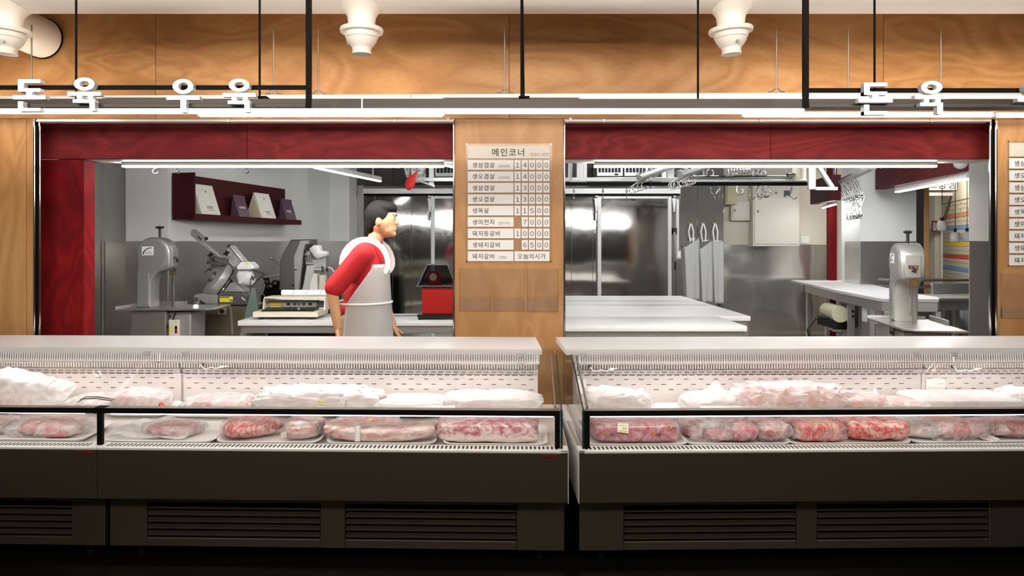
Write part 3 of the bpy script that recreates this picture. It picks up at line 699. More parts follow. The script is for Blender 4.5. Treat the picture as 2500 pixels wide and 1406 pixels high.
def case(fr, x0, x1, label, name_plate, end0, end1, louvres, rail_light, splits=(), inner=None):
    """x0..x1 along the counter in the case's own frame"""
    t = fthing(fr, 'display_case', label, 'display case')
    gp = .0015
    a, b = x0+gp, x1-gp
    # machine compartment with louvres
    zb0, zb1, yl = .06, .303, 3.13
    MB().box(a+.02, b-.02, yl+.05, 3.9, .05, zb1).obj('compartment', M_BLACK, t)
    edges = [a+.01]
    for l in louvres: edges += [l[0], l[1]]
    edges.append(b-.01)
    for i in range(0, len(edges)-1, 2):
        if edges[i+1]-edges[i] > .01: MB().box(edges[i], edges[i+1], yl, yl+.03, zb0, zb1, .002).obj('stile', M_STEELD, t)
    for l in louvres:
        MB().box(l[0]+.001, l[1]-.001, yl+.002, yl+.03, zb0, .098, .002).obj('louvre_sill', M_STEELD, t)
        MB().box(l[0]+.001, l[1]-.001, yl+.006, yl+.03, .281, zb1, .002).obj('louvre_head', M_STEELD, t)
        me = None
        for k in range(6):
            zz = .109+k*.0305
            o = add('louver_slat', MB().prism([(yl+.004, 0), (yl+.032, .017), (yl+.032, .020), (yl+.004, .009)], l[0]+.003, l[1]-.003, 'yz').mesh('louver_slat') if me is None else me, M_STEELD, t)
            me = o.data; o.location = (0, 0, zz)
    for fx in (a+.12, b-.12):
        MB().cyl((fx, 3.2, 0), (fx, 3.2, .06), .02, n=10).obj('foot', M_BLACKP, t)
    # body
    MB().box(a, b, 3.05, 3.075, .303, .5225, .003).obj('front_panel', M_STEELD, t)
    MB().box(a, b, 3.076, 3.88, .306, .5045).obj('body', M_CASEIN, t)
    MB().prism([(3.05, .523), (3.05, .531), (3.056, .534), (3.128, .534), (3.135, .513), (3.135, .505), (3.08, .505)], a, b, 'yz').obj('front_lip', M_PLASTIC, t)
    m = MB(); n = int((b-a-.06)/.0188)
    for i in range(n):
        xx = a+.03+i*.0188
        m.box(xx, xx+.0085, 3.068, 3.112, .5338, .5345)
    m.obj('intake_slots', M_DARK, t, kind='stuff')
    MB().prism([(3.136, .505), (3.136, .512), (3.86, .548), (3.86, .53)], a, b, 'yz').obj('deck', M_CASEIN, t)
    # back wall: lining, air slots, ribbed outlet
    ia, ib = inner or (a, b); ia = a if ia is None else ia; ib = b if ib is None else ib
    cuts = [ia]+[s for s in splits]+[ib]
    for c0, c1 in zip(cuts, cuts[1:]):
        c0 += .002; c1 -= .002
        MB().box(c0, c1, 3.861, 3.885, .545, .712, .002).obj('back_panel', M_CASEIN, t)
        MB().prism([(3.857, .7135), (3.885, .7135), (3.885, .745), (3.842, .735)], c0, c1, 'yz').obj('back_ledge', M_CASEIN, t)
        m = MB(); L = c1-c0
        for r_, zz, pitch, wdt, off in ((0, .7085, .0418, .028, .02), (1, .685, .0836, .026, .03), (2, .6565, .0836, .026, .072), (3, .628, .0836, .026, .03)):
            k = 0
            while c0+off+k*pitch+wdt < c1-.02:
                xx = c0+off+k*pitch; m.box(xx, xx+wdt, 3.8598, 3.8615, zz-.0016, zz+.0016); k += 1
        k = 0
        while c0+.03+k*.0418+.026 < c1-.02:
            xx = c0+.03+k*.0418; m.box(xx, xx+.026, 3.8462, 3.8472+.004, .7255, .7285); k += 1
        m.obj('air_slots', M_DARK, t, kind='stuff')
        m = MB(); k = 0
        while c0+.01+k*.0147 < c1-.01:
            xx = c0+.01+k*.0147; m.box(xx, xx+.0052, 3.835, 3.87, .746, .788); k += 1
        m.obj('outlet_ribs', M_CASEIN, t, kind='stuff')
        MB().box(c0, c1, 3.872, 3.886, .7455, .79).obj('outlet_back', M_ALUW, t)
    # canopy under the counter top with its lamp; fascia glows in place of mirrored case light
    for c0, c1 in zip(cuts, cuts[1:]):
        c0 += .002; c1 -= .002
        MB().prism([(3.60, .8775), (3.594, .824), (3.606, .819), (3.611, .8775)], c0, c1, 'yz').obj('fascia_strip', L_FASCIA, t)
        m = MB(); k = 0
        while c0+.006+k*.0125 < c1-.006:
            xx = c0+.006+k*.0125; m.prism([(3.5985, .876), (3.5925, .826), (3.5945, .826), (3.6005, .876)], xx, xx+.0055, 'yz'); k += 1
        m.obj('fascia_ribs', M_CASEIN, t, kind='stuff')
        MB().prism([(3.592, .8245), (3.5905, .818), (3.607, .812), (3.608, .8185)], c0, c1, 'yz').obj('canopy_lip', M_CASEIN, t)
        MB().box(c0+.02, c1-.02, 3.625, 3.70, .868, .8775).obj('lamp_tray', M_PLASTIC, t)
        MB().box(c0+.03, c1-.03, 3.632, 3.69, .858, .8675, .002).obj('lamp_tube', L_CASE, t)
    MB().box(ia, ib, 3.887, 3.935, .02, .8775).obj('rear_wall', M_STEEL, t)
    # rail, posts and glass
    ra = a-.0005 if not end0 else end0[0]; rb = b+.0005 if not end1 else end1[1]
    MB().box(ra, rb, 3.08, 3.124, .6772, .7005, .0015).obj('front_rail', M_BLACK, t)
    MB().box(ra+.0005, rb-.0005, 3.0815, 3.1235, .7007, .7020).obj('rail_cap', M_ALU, t)
    for e in (end0, end1):
        if e: MB().box(e[0], e[1], 3.08, 3.10, .5345, .677, .0012).obj('post', M_BLACK, t)
    MB().box(ra+.012, rb-.012, 3.086, 3.0905, .5348, .6768).obj('front_glass', M_GLASS, t)
    MB().prism([(3.124, .7025), (3.5, .8655), (3.4985, .8705), (3.122, .7075)], ra+.01, rb-.012, 'yz').obj('top_glass', M_GLASS, t)
    if rail_light:
        for l0, l1 in rail_light:
            MB().box(l0, l1, 3.108, 3.121, .668, .6765, .001).obj('rail_lamp', L_CASE, t)
    else: MB().box(ra+.03, rb-.03, 3.106, 3.122, .666, .6768, .001).obj('rail_lamp', L_RAIL, t)
    for e, sd in ((end0, -1), (end1, 1)):
        if not e: continue
        xx = e[0]-.010 if sd < 0 else e[1]+.002
        poly = [(3.083, .535), (3.083, .701), (3.12, .7035), (3.5, .874), (3.86, .874), (3.86, .572)]
        MB().prism([(y+.006, z) for y, z in poly[:1]]+[(3.089, .698)]+poly[2:], xx, xx+.008, 'yz').obj('end_glass', M_GLASS, t)
        MB().box(xx-.0005, xx+.0095, 3.078, 3.0885, .5345, .703, .001).obj('glass_edge', M_GEDGE, t)
        MB().bar((xx+.0045, 3.082, .7045), (xx+.0045, 3.5, .8785), .009, .006, up=(1, 0, 0)).obj('glass_edge', M_GEDGE, t)
        xi = e[0]+.004 if sd > 0 else e[1]-.004
        MB().bar((xi, 3.126, .705), (xi, 3.498, .871), .020, .006, up=(1, 0, 0)).obj('slope_bar', M_ALU, t)
        MB().box(xx, xx+.008, 3.07, 3.092, .535, .553, .003).obj('glass_foot', M_BLACKP, t)
        MB().box(e[1]+.0 if sd > 0 else a-.0015, b+.001 if sd > 0 else e[0]-.002, 3.05, 3.9, .515, .5335, .002).obj('end_ledge', M_STEELC, t) if abs((b-e[1]) if sd > 0 else (e[0]-a)) > .015 else None
        MB().box((b+.001) if sd > 0 else a-.004, (b+.004) if sd > 0 else a-.001, 3.052, 3.9, .30, .5325, .001).obj('end_panel', M_PLASTIC, t)
    if name_plate:
        o = MB().box(name_plate[0], name_plate[1], 3.047, 3.0495, .5035, .5165, .0005).obj('name_badge', M_BADGE, t)
        lettering('ARCRO', .0105, (name_plate[0]+.004, 3.0468, .5062), M_INK, o, space=1.25, bold=.02)
    return t
def lv(fr, *prs): return [(fr.x(a, 3.13), fr.x(b, 3.13)) for a, b in prs]
xm = FL.x(236, 3.05)
case(FL, LX0, xm, 'stainless display case by the bare ply end, joined to the longer pork case', (FL.x(189, 3.05), FL.x(229, 3.05)), None, None, lv(FL, (-240, 175)), [(LX0+.1, FL.x(206, 3.11))])
p0 = (FL.x(236, 3.08), FL.x(248.5, 3.08)); p1 = (FL.x(1355, 3.08), FL.x(1367.5, 3.08))
c2 = case(FL, xm, .30, 'stainless display case of pork slabs ending at the gap in front of the pillar', (FL.x(1324, 3.05), FL.x(1361, 3.05)), None, p1, lv(FL, (358, 782), (842, 1262)), None, splits=(FL.x(442, 3.86),), inner=(None, FL.x(1314, 3.86)))
MB().box(p0[0], p0[1], 3.08, 3.10, .5345, .677, .0012).obj('post', M_BLACK, c2)
MB().box(p0[0]-.012, p0[1]+.012, 3.0785, 3.1255, .6762, .7032, .001).obj('rail_joint', M_BLACK, c2)
q0 = (FR.x(1427, 3.08), FR.x(1440, 3.08))
case(FR, .348, RX1, 'stainless display case of bagged beef running along the counter past the pillar gap', None, q0, None, lv(FR, (1523, 1945), (1995, 2415)), None, splits=(FR.x(2250, 3.86),), inner=(FR.x(1399, 3.86), None))

# little glass clips hanging over the counter edge
def clip(fr, px, label):
    xx = fr.x(px, 3.5)
    t = fthing(fr, 'glass_clip', label, 'clip', 'clear clips on the counter edge')
    MB().box(xx-.014, xx+.014, 3.488, 3.4992, .868, .893, .003).obj('clip_plate', M_ACRYL, t)
    for s in (-.008, .008): MB().cyl((xx+s, 3.486, .873), (xx+s, 3.4885, .873), .0025, n=8).obj('screw', M_CAST, t)
M_ACRYL = plain('clear_grey_plastic', srgb(188, 184, 182), .2, nscale=30)
clip(FL, 360, 'clear clip above the glass lid seam, the one under the bandsaw')
clip(FL, 454, 'clear clip above the glass lid seam, the one nearer the slicers')
clip(FL, 1272, 'clear clip near the pillar end of the long pork case counter top')
clip(FR, 1423, 'clear clip at the pillar end of the beef case counter top')
clip(FR, 2236, 'clear clip on the beef counter edge below the bandsaw table')
clip(FR, 2328, 'clear clip on the beef counter edge below the steel corner column')
# white lamp cords with plugs inside the cases
def lamp_cord(fr, px, label):
    d = 3.80
    pts = [(px, 890), (px+6, 898), (px+14, 901), (px+26, 896), (px+36, 900), (px+52, 895), (px+66, 893)]
    q = [Vector((fr.x(a, d), d, fr.z(b+(6 if fr is FR else 0), fr.x(a, d), d))) for a, b in pts]
    t = fthing(fr, 'lamp_cord', label, 'cord')
    MB().tube(q, .0028, 6).obj('cord', M_PLASTIC, t)
    MB().box(q[5].x-.012, q[5].x+.012, d-.008, d+.004, q[5].z-.006, q[5].z+.006, .002).obj('plug', M_PLASTIC, t)
    MB().lathe([(.004, 0), (.009, 0), (.009, .005), (.004, .005)], q[0]+Vector((0, .02, 0)), 12, Matrix.Rotation(R(90), 4, 'X')).obj('grommet', M_BLACKP, t)
    MB().tube([q[0]+Vector((0, .02, 0)), q[0]+Vector((0, .008, .002)), q[0]], .0028, 6).obj('cord_tail', M_PLASTIC, t)
lamp_cord(FL, 490, 'white lamp cord with plug hanging in the pork case near the seam')
lamp_cord(FR, 1441, 'white lamp cord at the pillar end of the beef case')
lamp_cord(FR, 2330, 'white lamp cord above the paper notice in the beef case')
# paper notices stuck on the back wall of the beef case
def notice(px0, px1, py0, py1, label, rows):
    d = 3.856
    x0, x1 = FR.x(px0, d), FR.x(px1, d); z0, z1 = FR.z(py1, x0, d), FR.z(py0, x0, d)
    t = fthing(FR, 'paper_notice', label, 'notice')
    MB().box(x0, x1, d-.001, d+.0005, z0, z1).obj('sheet', M_PAPER, t)
    for k, (a, b, wv) in enumerate(rows):
        MB().box(x0+(x1-x0)*a, x0+(x1-x0)*b, d-.0014, d-.0011, z1-(z1-z0)*wv-.0009, z1-(z1-z0)*wv).obj('printed_line', M_INKL, t)
notice(2261, 2307, 924, 960, 'white paper notice taped up inside the beef case', [(.05, .25, .08), (.25, .95, .32), (.6, .95, .36), (.1, .2, .5), (.35, .45, .5), (.6, .7, .5), (.8, .92, .5), (.1, .9, .62), (.1, .9, .74)])
notice(1406, 1431, 926, 962, 'small white paper slip at the pillar end inside the beef case', [(.2, .8, .3), (.2, .8, .5)])

# ================================================================== MEAT, BAGS AND TRAYS
def blob_mesh(nm, wd, dp, ht, seed, e=.7, ez=.7, amp=.08, freq=9, peaks=(), flat=True, inflate=0.0, nu=44, nv=26, pleat=0.0, bend=0.0, taper=0.0, groove=0.0, wrinkle=0.0, wfreq=16):
    """a soft lump wd x dp x ht standing on z=0"""
    m = MB()
    off = Vector((seed*13.7, seed*7.1, seed*3.3))
    sg = lambda v, p: math.copysign(abs(v)**p, v)
    def f(i, j):
        th = i*2*pi; ph = -pi/2+j*pi
        x = sg(cos(th), e)*sg(cos(ph), ez); y = sg(sin(th), e)*sg(cos(ph), ez); z = sg(sin(ph), ez)
        p = Vector((x*wd/2, y*dp/2, z*ht/2))
        n = noise.noise(p*freq+off)+.5*noise.noise(p*freq*2.3+off)+.25*noise.noise(p*freq*5+off)
        k = 1+inflate+amp*n*1.6
        if wrinkle:
            q = Vector((p.x*wfreq, p.y*wfreq*.8, p.z*wfreq*1.5))+off
            r1 = 1-2*abs(noise.noise(q)); r2 = 1-2*abs(noise.noise(q*2.1+off))
            k += wrinkle*(max(0, r1)**3+.5*max(0, r2)**3)
        if pleat: k += pleat*sin(th*9+3*noise.noise(p*6+off))*cos(ph)
        p = Vector((p.x*k, p.y*k, p.z*k))
        if groove: p.z *= 1-groove*math.exp(-((p.x/wd-.12+.1*p.y/dp)/.07)**2)
        if taper: p.y *= 1+taper*p.x/wd*2; p.z *= 1+taper*.7*p.x/wd*2
        p.z += ht/2
        for (ux, uy, hh, sh) in peaks:
            dd = hypot((p.x-ux*wd/2)/sh, (p.y-uy*dp/2)/sh)
            p.z += hh*math.exp(-dd*1.5)*max(0, min(1, p.z/ht*1.4))
        if bend: p.z += bend*(2*p.x/wd)**2*ht
        if flat and p.z < .012*ht: p.z = .012*ht+.04*max(-ht, p.z) if p.z < 0 else p.z
        return p
    g = [[None]*(nv+1) for _ in range(nu)]
    for i in range(nu):
        for j in range(nv+1):
            if j in (0, nv) and i > 0: g[i][j] = g[0][j]
            else: g[i][j] = m.bm.verts.new(f(i/nu, .015+.97*j/nv))
    for i in range(nu):
        for j in range(nv):
            vs = (g[i][j], g[(i+1) % nu][j], g[(i+1) % nu][j+1], g[i][j+1])
            u = []
            for v in vs:
                if v not in u: u.append(v)
            if len(u) > 2:
                try: m.bm.faces.new(u)
                except ValueError: pass
    lo = min(v.co.z for v in m.bm.verts)
    for v in m.bm.verts: v.co.z -= lo
    return m.mesh(nm, 180)
def cut_slab(nm, wd, dp, ht, seed, bev=.03, amp=.05, freq=10, bend=0.0, slope=0.0, n=26):
    return blob_mesh(nm, wd, dp, ht, seed, .32, .38, amp, freq, nu=72, nv=36, bend=bend)

def ell(r): return tuple(r)
pk_red, pk_fat = srgb(200, 108, 112), srgb(236, 214, 208)
MEATS = {
 'pork': meat('pork_cut', srgb(190, 84, 90), pk_fat, .46, 11, (1, 1, 1.3), .5, 1.1),
 'belly': meat('pork_belly', srgb(198, 100, 98), srgb(238, 220, 212), .66, 9, (.7, 1, 1.6), .45, 4.2),
 'rib': meat('pork_rib_slab', srgb(184, 84, 100), srgb(238, 218, 214), .42, 15, (.8, 1, 1.1), .45, 6.6, .03),
 'slab': meat('pork_pack', srgb(196, 98, 112), srgb(232, 190, 192), .34, 13, (1, 1, 1), .6, 8.4),
 'beefm': meat('marbled_beef', srgb(206, 70, 62), srgb(240, 202, 192), .44, 8, (1, 1, 1), .75, 10.1),
 'beef': meat('beef_steak', srgb(206, 86, 80), srgb(236, 190, 184), .38, 14, (2.4, 1, .7), .6, 12.7),
 'dark': meat('dark_beef', srgb(150, 48, 54), srgb(216, 160, 160), .36, 12, (1, 1, 1), .5, 14.2),
 'redm': meat('red_lean', srgb(188, 44, 38), srgb(224, 140, 130), .30, 14, (1, 1, 1), .5, 16.2),
}
F_CLEAR = film('tight_clear_film', .10, .12, 16, rough=.1)
F_MID = film('thin_bag_film', .40, .34, 16)
F_MILK = film('milky_bag_film', .74, .26, 13, (.95, .945, .945, 1), through=.4)
F_WHITE = film('white_bag_film', .93, .07, 11, (.91, .905, .91, 1), through=.25)

def tray(fr, x0, x1, d0, d1, label, grp='white foam trays in the cases', h=.02):
    cx, cy = (x0+x1)/2, (d0+d1)/2; wd, dp = x1-x0, d1-d0
    r = min(.05, dp*.22)
    def ring(sw, sd, z, rr):
        pts = []
        for (qx, qy, a0) in ((1, 1, 0), (-1, 1, 90), (-1, -1, 180), (1, -1, 270)):
            for k in range(6):
                a = R(a0+k*18)
                pts.append(Vector((qx*(sw/2-rr)+rr*cos(a), qy*(sd/2-rr)+rr*sin(a), z)))
        return pts
    m = MB()
    rings = [ring(wd-.05, dp-.05, 0, r*.7), ring(wd-.012, dp-.012, h-.004, r), ring(wd, dp, h-.004, r), ring(wd, dp, h, r), ring(wd-.014, dp-.014, h, r), ring(wd-.056, dp-.056, .004, r*.7)]
    vs = [[m.bm.verts.new(p) for p in rg] for rg in rings]
    for a, b in zip(vs, vs[1:]):
        n = len(a)
        for k in range(n): m.bm.faces.new((a[k], a[(k+1) % n], b[(k+1) % n], b[k]))
    m.bm.faces.new(vs[0][::-1]); m.bm.faces.new(vs[-1])
    o = m.obj('foam_tray', M_TRAY); tag(o, label, 'tray', grp)
    sl = math.atan(.05)
    o.location = fr.w(cx, cy, zdeck(cy)+.0045); o.rotation_euler = (sl, 0, fr.a)
    return o
def pack(fr, px0, px1, pyt, d0, d1, name, label, cat, body, mat, wrap=None, wmat=None, lab=None, lift=.010, grp=None, rotz=0.0, extra=None, **kw):
    """one joint of meat with its film; picture span px0..px1, top at pyt, standing from d0 to d1"""
    dm = (d0+d1)/2
    x0, x1 = fr.x(px0, d0+.3*(d1-d0)), fr.x(px1, d0+.3*(d1-d0)); cx = (x0+x1)/2; wd = x1-x0; dp = d1-d0
    zb = zdeck(dm)+lift; ht = max(.02, fr.z(pyt, cx, dm)-zb)
    t = thing(name, label, cat, fr.w(cx, dm, zb), fr.a+rotz, grp)
    sc = kw.pop('sc', 1.0)
    if body is not None:
        mk = body(wd*sc, dp*sc, ht*(.94 if wrap else 1)*kw.get('hsc', 1.0))
        o = add('meat', mk, mat, t)
        o.location = (kw.get('mx', 0)*wd, kw.get('my', 0)*dp, .002)
    film_o = None
    if wrap is not None:
        film_o = add('film', wrap(wd, dp, ht), wmat, t)
    if extra: extra(t, wd, dp, ht, film_o)
    if lab:
        for (ux, uz, lw, lh, yel, tilt) in lab:
            # a sticker lying on the front slope of the pack
            src = film_o or o
            me = src.data; best = None
            for v in me.vertices:
                if v.co.y > 0 or v.normal.z < .1: continue
                q = (v.co.x-ux*wd)**2+(v.co.z-uz*ht)**2
                if best is None or q < best[0]: best = (q, v.co.copy(), v.normal.copy())
            c, nn = best[1], best[2]
            if nn.y > -.1: nn = Vector((0, -.6, .8))
            zax = nn.normalized(); xax = Vector((1, 0, 0)); yax = zax.cross(xax).normalized(); xax = yax.cross(zax)
            Mx = Matrix((xax, yax, zax)).transposed().to_4x4(); Mx.translation = c+zax*.004
            Mx = Mx @ Matrix.Rotation(R(tilt), 4, 'Z')
            lo_ = MB().box(-lw/2, lw/2, -lh/2, lh/2, -.0006, .0006, 0, Mx).obj('price_label', M_YELP if yel == 2 else M_PAPER, t)
            if yel == 1:
                MB().box(-lw*.4, lw*.4, lh*.1, lh*.22, .0007, .001, 0, Mx).obj('label_band', M_YEL, lo_)
                MB().box(-lw*.4, lw*.4, -lh*.42, -lh*.28, .0007, .001, 0, Mx).obj('label_band', M_YEL, lo_)
                MB().box(-lw*.05, lw*.35, -lh*.12, -lh*.04, .0007, .001, 0, Mx).obj('label_print', M_INKL, lo_)
            if yel == 3:
                MB().box(-lw*.5, lw*.5, lh*.25, lh*.5, .0007, .001, 0, Mx).obj('label_band', M_YEL, lo_)
                MB().box(-lw*.42, lw*.42, -lh*.05, lh*.05, .0007, .001, 0, Mx).obj('label_print', M_INKL, lo_)
                MB().box(-lw*.45, lw*.45, -lh*.48, -lh*.38, .0007, .001, 0, Mx).obj('label_band', M_REDC, lo_)
            if yel == 4:
                for s in (-.44, .40): MB().box(lw*s, lw*(s+.04), -lh*.48, lh*.48, .0007, .001, 0, Mx).obj('label_rule', M_INKL, lo_)
    return t
def lump(seed, **k): return lambda w_, d_, h_: blob_mesh('meat', w_, d_, h_, seed, **k)
def bag(seed, **k):
    k.setdefault('amp', .07); k.setdefault('freq', 16); k.setdefault('inflate', .03); k.setdefault('nu', 90); k.setdefault('nv', 48); k.setdefault('wrinkle', .075 if k.get('e', .7) > .4 else .04); k.setdefault('wfreq', 11)
    return lambda w_, d_, h_: blob_mesh('film', w_*1.0, d_*1.0, h_, seed, **k)
def slab(seed, **k): return lambda w_, d_, h_: cut_slab('meat', w_, d_, h_, seed, **k)
def several(specs):
    """lumps inside one bag: the meat part is one mesh per lump"""
    def ex(t, wd, dp, ht, fo):
        for i, (ux, uy, sw, sd, sh, mk) in enumerate(specs):
            o = add('meat', blob_mesh('meat', wd*sw, dp*sd, ht*sh, i*3.1+wd*50, .8, .8, .1, 11), MEATS[mk], t)
            o.location = (ux*wd, uy*dp, .003)
    return ex

# ---- pork cases, front row
tray(FL, FL.x(-60, 3.2), FL.x(215, 3.2), 3.16, 3.44, 'white foam tray under the torn bag of pork at the bare ply end')
pack(FL, 20, 205, 1019, 3.175, 3.40, 'bagged_meat', 'torn clear bag of pork shoulder on the tray beside the seam post', 'meat', lump(1, amp=.1, e=.8), MEATS['pork'], bag(1, e=.6, amp=.05), F_MID, [(-.05, .95, .022, .012, 2, 10)], sc=.82,
     extra=several([(.2, -.3, .34, .3, .4, 'redm')]))
pack(FL, -120, 18, 1020, 3.19, 3.40, 'bagged_meat', 'bag of pork cut off by the edge of the view in the front row', 'meat', lump(2), MEATS['pork'], bag(2, e=.6), F_MID, sc=.85)
tray(FL, FL.x(262, 3.2), FL.x(530, 3.2), 3.145, 3.43, 'white foam tray under the frosted ham, next to the seam post')
pack(FL, 345, 488, 1028, 3.20, 3.38, 'bagged_meat', 'small ham in a frosted bag on a wide white tray next to the seam post', 'meat', lump(3, e=.9, ez=.85), MEATS['pork'], bag(3, e=.8, ez=.8, amp=.05, pleat=.02), F_MID, [(.05, .97, .02, .01, 2, 0)], sc=.9)
MB_sheet = MB().grid(lambda u, v: Vector(((u-.5)*.40, (v-.5)*.24, .026+.012*noise.noise(Vector((u*5, v*4, 3)))+.03*max(0, u-.15)*0+.018*math.exp(-((u-.2)/.12)**2))), 40, 24)
o = MB_sheet.obj('plastic_sheet', F_MILK, smooth=180); tag(o, 'loose open end of clear bag spread over the wide tray next to the seam post', 'bag'); o.location = FL.w(FL.x(380, 3.3), 3.30, zdeck(3.3)); o.rotation_euler = (.05, 0, FL.a)
tray(FL, FL.x(533, 3.2), FL.x(785, 3.2), 3.145, 3.42, 'white foam tray holding two wrapped pork joints')
pack(FL, 536, 684, 1019, 3.175, 3.39, 'bagged_meat', 'red pork shoulder tapering to the knuckle in clear film, sharing a tray', 'meat', lump(5, e=.8, ez=.8, taper=-.35, amp=.09), MEATS['beef'], bag(5, e=.8, ez=.8, taper=-.35, amp=.05, pleat=.015), F_CLEAR, sc=.97)
pack(FL, 692, 782, 1019, 3.175, 3.37, 'bagged_meat', 'squarish wrapped pork joint with a label at its foot, sharing a tray', 'meat', lump(6, e=.5, ez=.6), MEATS['belly'], bag(6, e=.5, ez=.6, amp=.04), F_CLEAR, [(-.36, .2, .03, .022, 1, 8)], sc=.96)
tray(FL, FL.x(800, 3.2), FL.x(1066, 3.2), 3.14, 3.42, 'white foam tray under the long curved pork belly')
pack(FL, 782, 1068, 1040, 3.165, 3.32, 'pork_belly', 'long curved pork belly in clear film with a white band label', 'meat', slab(7, amp=.07, bend=.45), MEATS['belly'], bag(7, e=.34, ez=.4, amp=.055, bend=.45), F_CLEAR, [(-.13, .5, .026, .07, 4, 0)], sc=.97)
pack(FL, 822, 972, 1016, 3.345, 3.47, 'bagged_meat', 'bag of pork chops standing behind the long curved pork belly', 'meat', None, None, bag(8, amp=.06, pleat=.02), F_MID, [(.08, .9, .018, .012, 2, 0)], extra=several([(-.28, 0, .36, .8, .85, 'pork'), (.05, 0, .36, .8, .9, 'beef'), (.34, 0, .3, .8, .8, 'pork')]))
tray(FL, FL.x(1082, 3.2), FL.x(1337, 3.2), 3.14, 3.43, 'white foam tray under the square rib slab by the glass end')
pack(FL, 1068, 1315, 1020, 3.16, 3.36, 'pork_rib_slab', 'thick square-cut pork slab, ribs above fat, beside the glass end of the case', 'meat', slab(9, amp=.05), MEATS['rib'])
# ---- pork cases, back row
pack(FL, -90, 150, 918, 3.56, 3.80, 'bagged_meat', 'big white plastic bag of meat at the bare ply end of the back row', 'meat', None, None, bag(10, amp=.06, peaks=((-.2, 0, .05, .12),), taper=-.3), F_MILK, extra=several([(-.1, -.2, .5, .5, .5, 'pork'), (.02, -.42, .22, .15, .32, 'redm'), (.24, -.3, .12, .12, .22, 'redm')]))
pack(FL, 160, 285, 964, 3.58, 3.78, 'bagged_meat', 'small crumpled white bag under the steel tongs', 'meat', None, None, bag(11, amp=.14), F_MILK, extra=several([(.1, -.25, .5, .4, .6, 'pork')]))
t = fthing(FL, 'tongs', 'steel tongs laid over the small crumpled white bag', 'tongs')
for k, dz in ((0, 0), (1, .008)):
    qq = [(190, 982-k*3), (205, 974-k*3), (235, 973-k*2), (275, 979-k)]
    MB().tube([Vector((FL.x(a, 3.56), 3.56+k*.02, FL.z(b, FL.x(a, 3.56), 3.56))) for a, b in qq], .004, 6).obj('tong_arm', M_CHROME, t)
tray(FL, FL.x(262, 3.6), FL.x(410, 3.6), 3.55, 3.8, 'white foam tray under the round bag behind the seam post')
pack(FL, 270, 402, 949, 3.57, 3.78, 'bagged_meat', 'round white-topped bag of pork behind the seam post', 'meat', lump(12, amp=.1), MEATS['pork'], bag(12, e=.8, ez=.75, amp=.05), F_MILK, sc=.93, extra=several([(.46, -.25, .1, .2, .5, 'redm'), (.05, -.36, .5, .25, .45, 'redm')]))
tray(FL, FL.x(385, 3.45), FL.x(640, 3.6), 3.54, 3.82, 'wide white foam tray in the back row near the case seam')
pack(FL, 452, 612, 964, 3.57, 3.79, 'bagged_meat', 'white bag with red meat showing on the wide back row tray', 'meat', lump(13, amp=.1), MEATS['pork'], bag(13, amp=.08), F_MILK, sc=.9, extra=several([(.45, -.3, .1, .2, .6, 'redm'), (.05, -.4, .5, .2, .5, 'beef')]))
pack(FL, 622, 912, 946, 3.54, 3.80, 'bagged_meat', 'largest crumpled white bag in the back row, with a yellow-topped price label', 'meat', lump(14), MEATS['pork'], bag(14, amp=.13, freq=14, peaks=((.1, 0, .02, .05), (.45, 0, .02, .04))), F_WHITE, [(.12, .45, .042, .034, 3, -8)], sc=.8)
pack(FL, 905, 1092, 969, 3.55, 3.80, 'bagged_meat', 'low flat white package with pink showing, second from the glass end in the back row', 'meat', lump(15), MEATS['pork'], bag(15, e=.5, ez=.5, amp=.05), F_WHITE, sc=.92)
pack(FL, 1088, 1318, 958, 3.54, 3.80, 'bagged_meat', 'smooth domed white package at the glass end of the back row', 'meat', lump(16), MEATS['pork'], bag(16, e=.55, ez=.6, amp=.045, freq=10), F_WHITE, sc=.92)
tray(FL, FL.x(1090, 3.6), FL.x(1300, 3.6), 3.53, 3.81, 'white foam tray under the smooth domed package')
# ---- beef case, front row
tray(FR, FR.x(1420, 3.2), FR.x(1676, 3.2), 3.14, 3.43, 'white foam tray under the printed pack of pink pork')
def logos(t, wd, dp, ht, fo):
    me = fo.data
    for ux, uz in ((-.36, .5), (.06, .52), (.36, .78)):
        best = min((v for v in me.vertices if v.co.y < 0), key=lambda v: (v.co.x-ux*wd)**2+(v.co.z-uz*ht)**2)
        nn = best.normal if best.normal.y < -.1 else Vector((0, -.6, .8))
        zax = nn.normalized(); xax = Vector((1, 0, 0)); yax = zax.cross(xax).normalized(); xax = yax.cross(zax)
        Mx = Matrix((xax, yax, zax)).transposed().to_4x4(); Mx.translation = best.co+zax*.004
        n = 12
        MB().prism([(.007*cos(2*pi*i/n)-.004, .009*sin(2*pi*i/n)*(1.25 if sin(2*pi*i/n) > 0 else .9)) for i in range(n)], -.0004, .0004, 'xy', 0, Mx).obj('printed_mark', M_ORANGE, t)
        lettering('SEJ', .017, Mx @ Vector((.006, -.006, .0002)), M_INK, t, face=Mx.to_3x3().to_4x4(), bold=.01, shear=.3, name='printed_name')
pack(FR, 1447, 1655, 1019, 3.165, 3.38, 'packed_pork', 'wide pink pork pack printed with small logos, at the pillar gap end of the case', 'meat', slab(21, amp=.04), MEATS['slab'], bag(21, e=.32, ez=.38, amp=.035), F_CLEAR, [(-.13, .62, .05, .045, 1, -6)], sc=.985, extra=logos)
tray(FR, FR.x(1668, 3.2), FR.x(1925, 3.2), 3.14, 3.42, 'white foam tray under the loosely bagged pork cuts')
pack(FR, 1668, 1830, 1019, 3.17, 3.39, 'bagged_meat', 'loose shiny bag of pale pork with a clear label, beside the printed pack', 'meat', None, None, bag(22, e=.6, amp=.1, freq=14), F_MID, extra=several([(-.3, .1, .4, .7, .8, 'pork'), (.1, -.2, .55, .5, .5, 'slab')]))
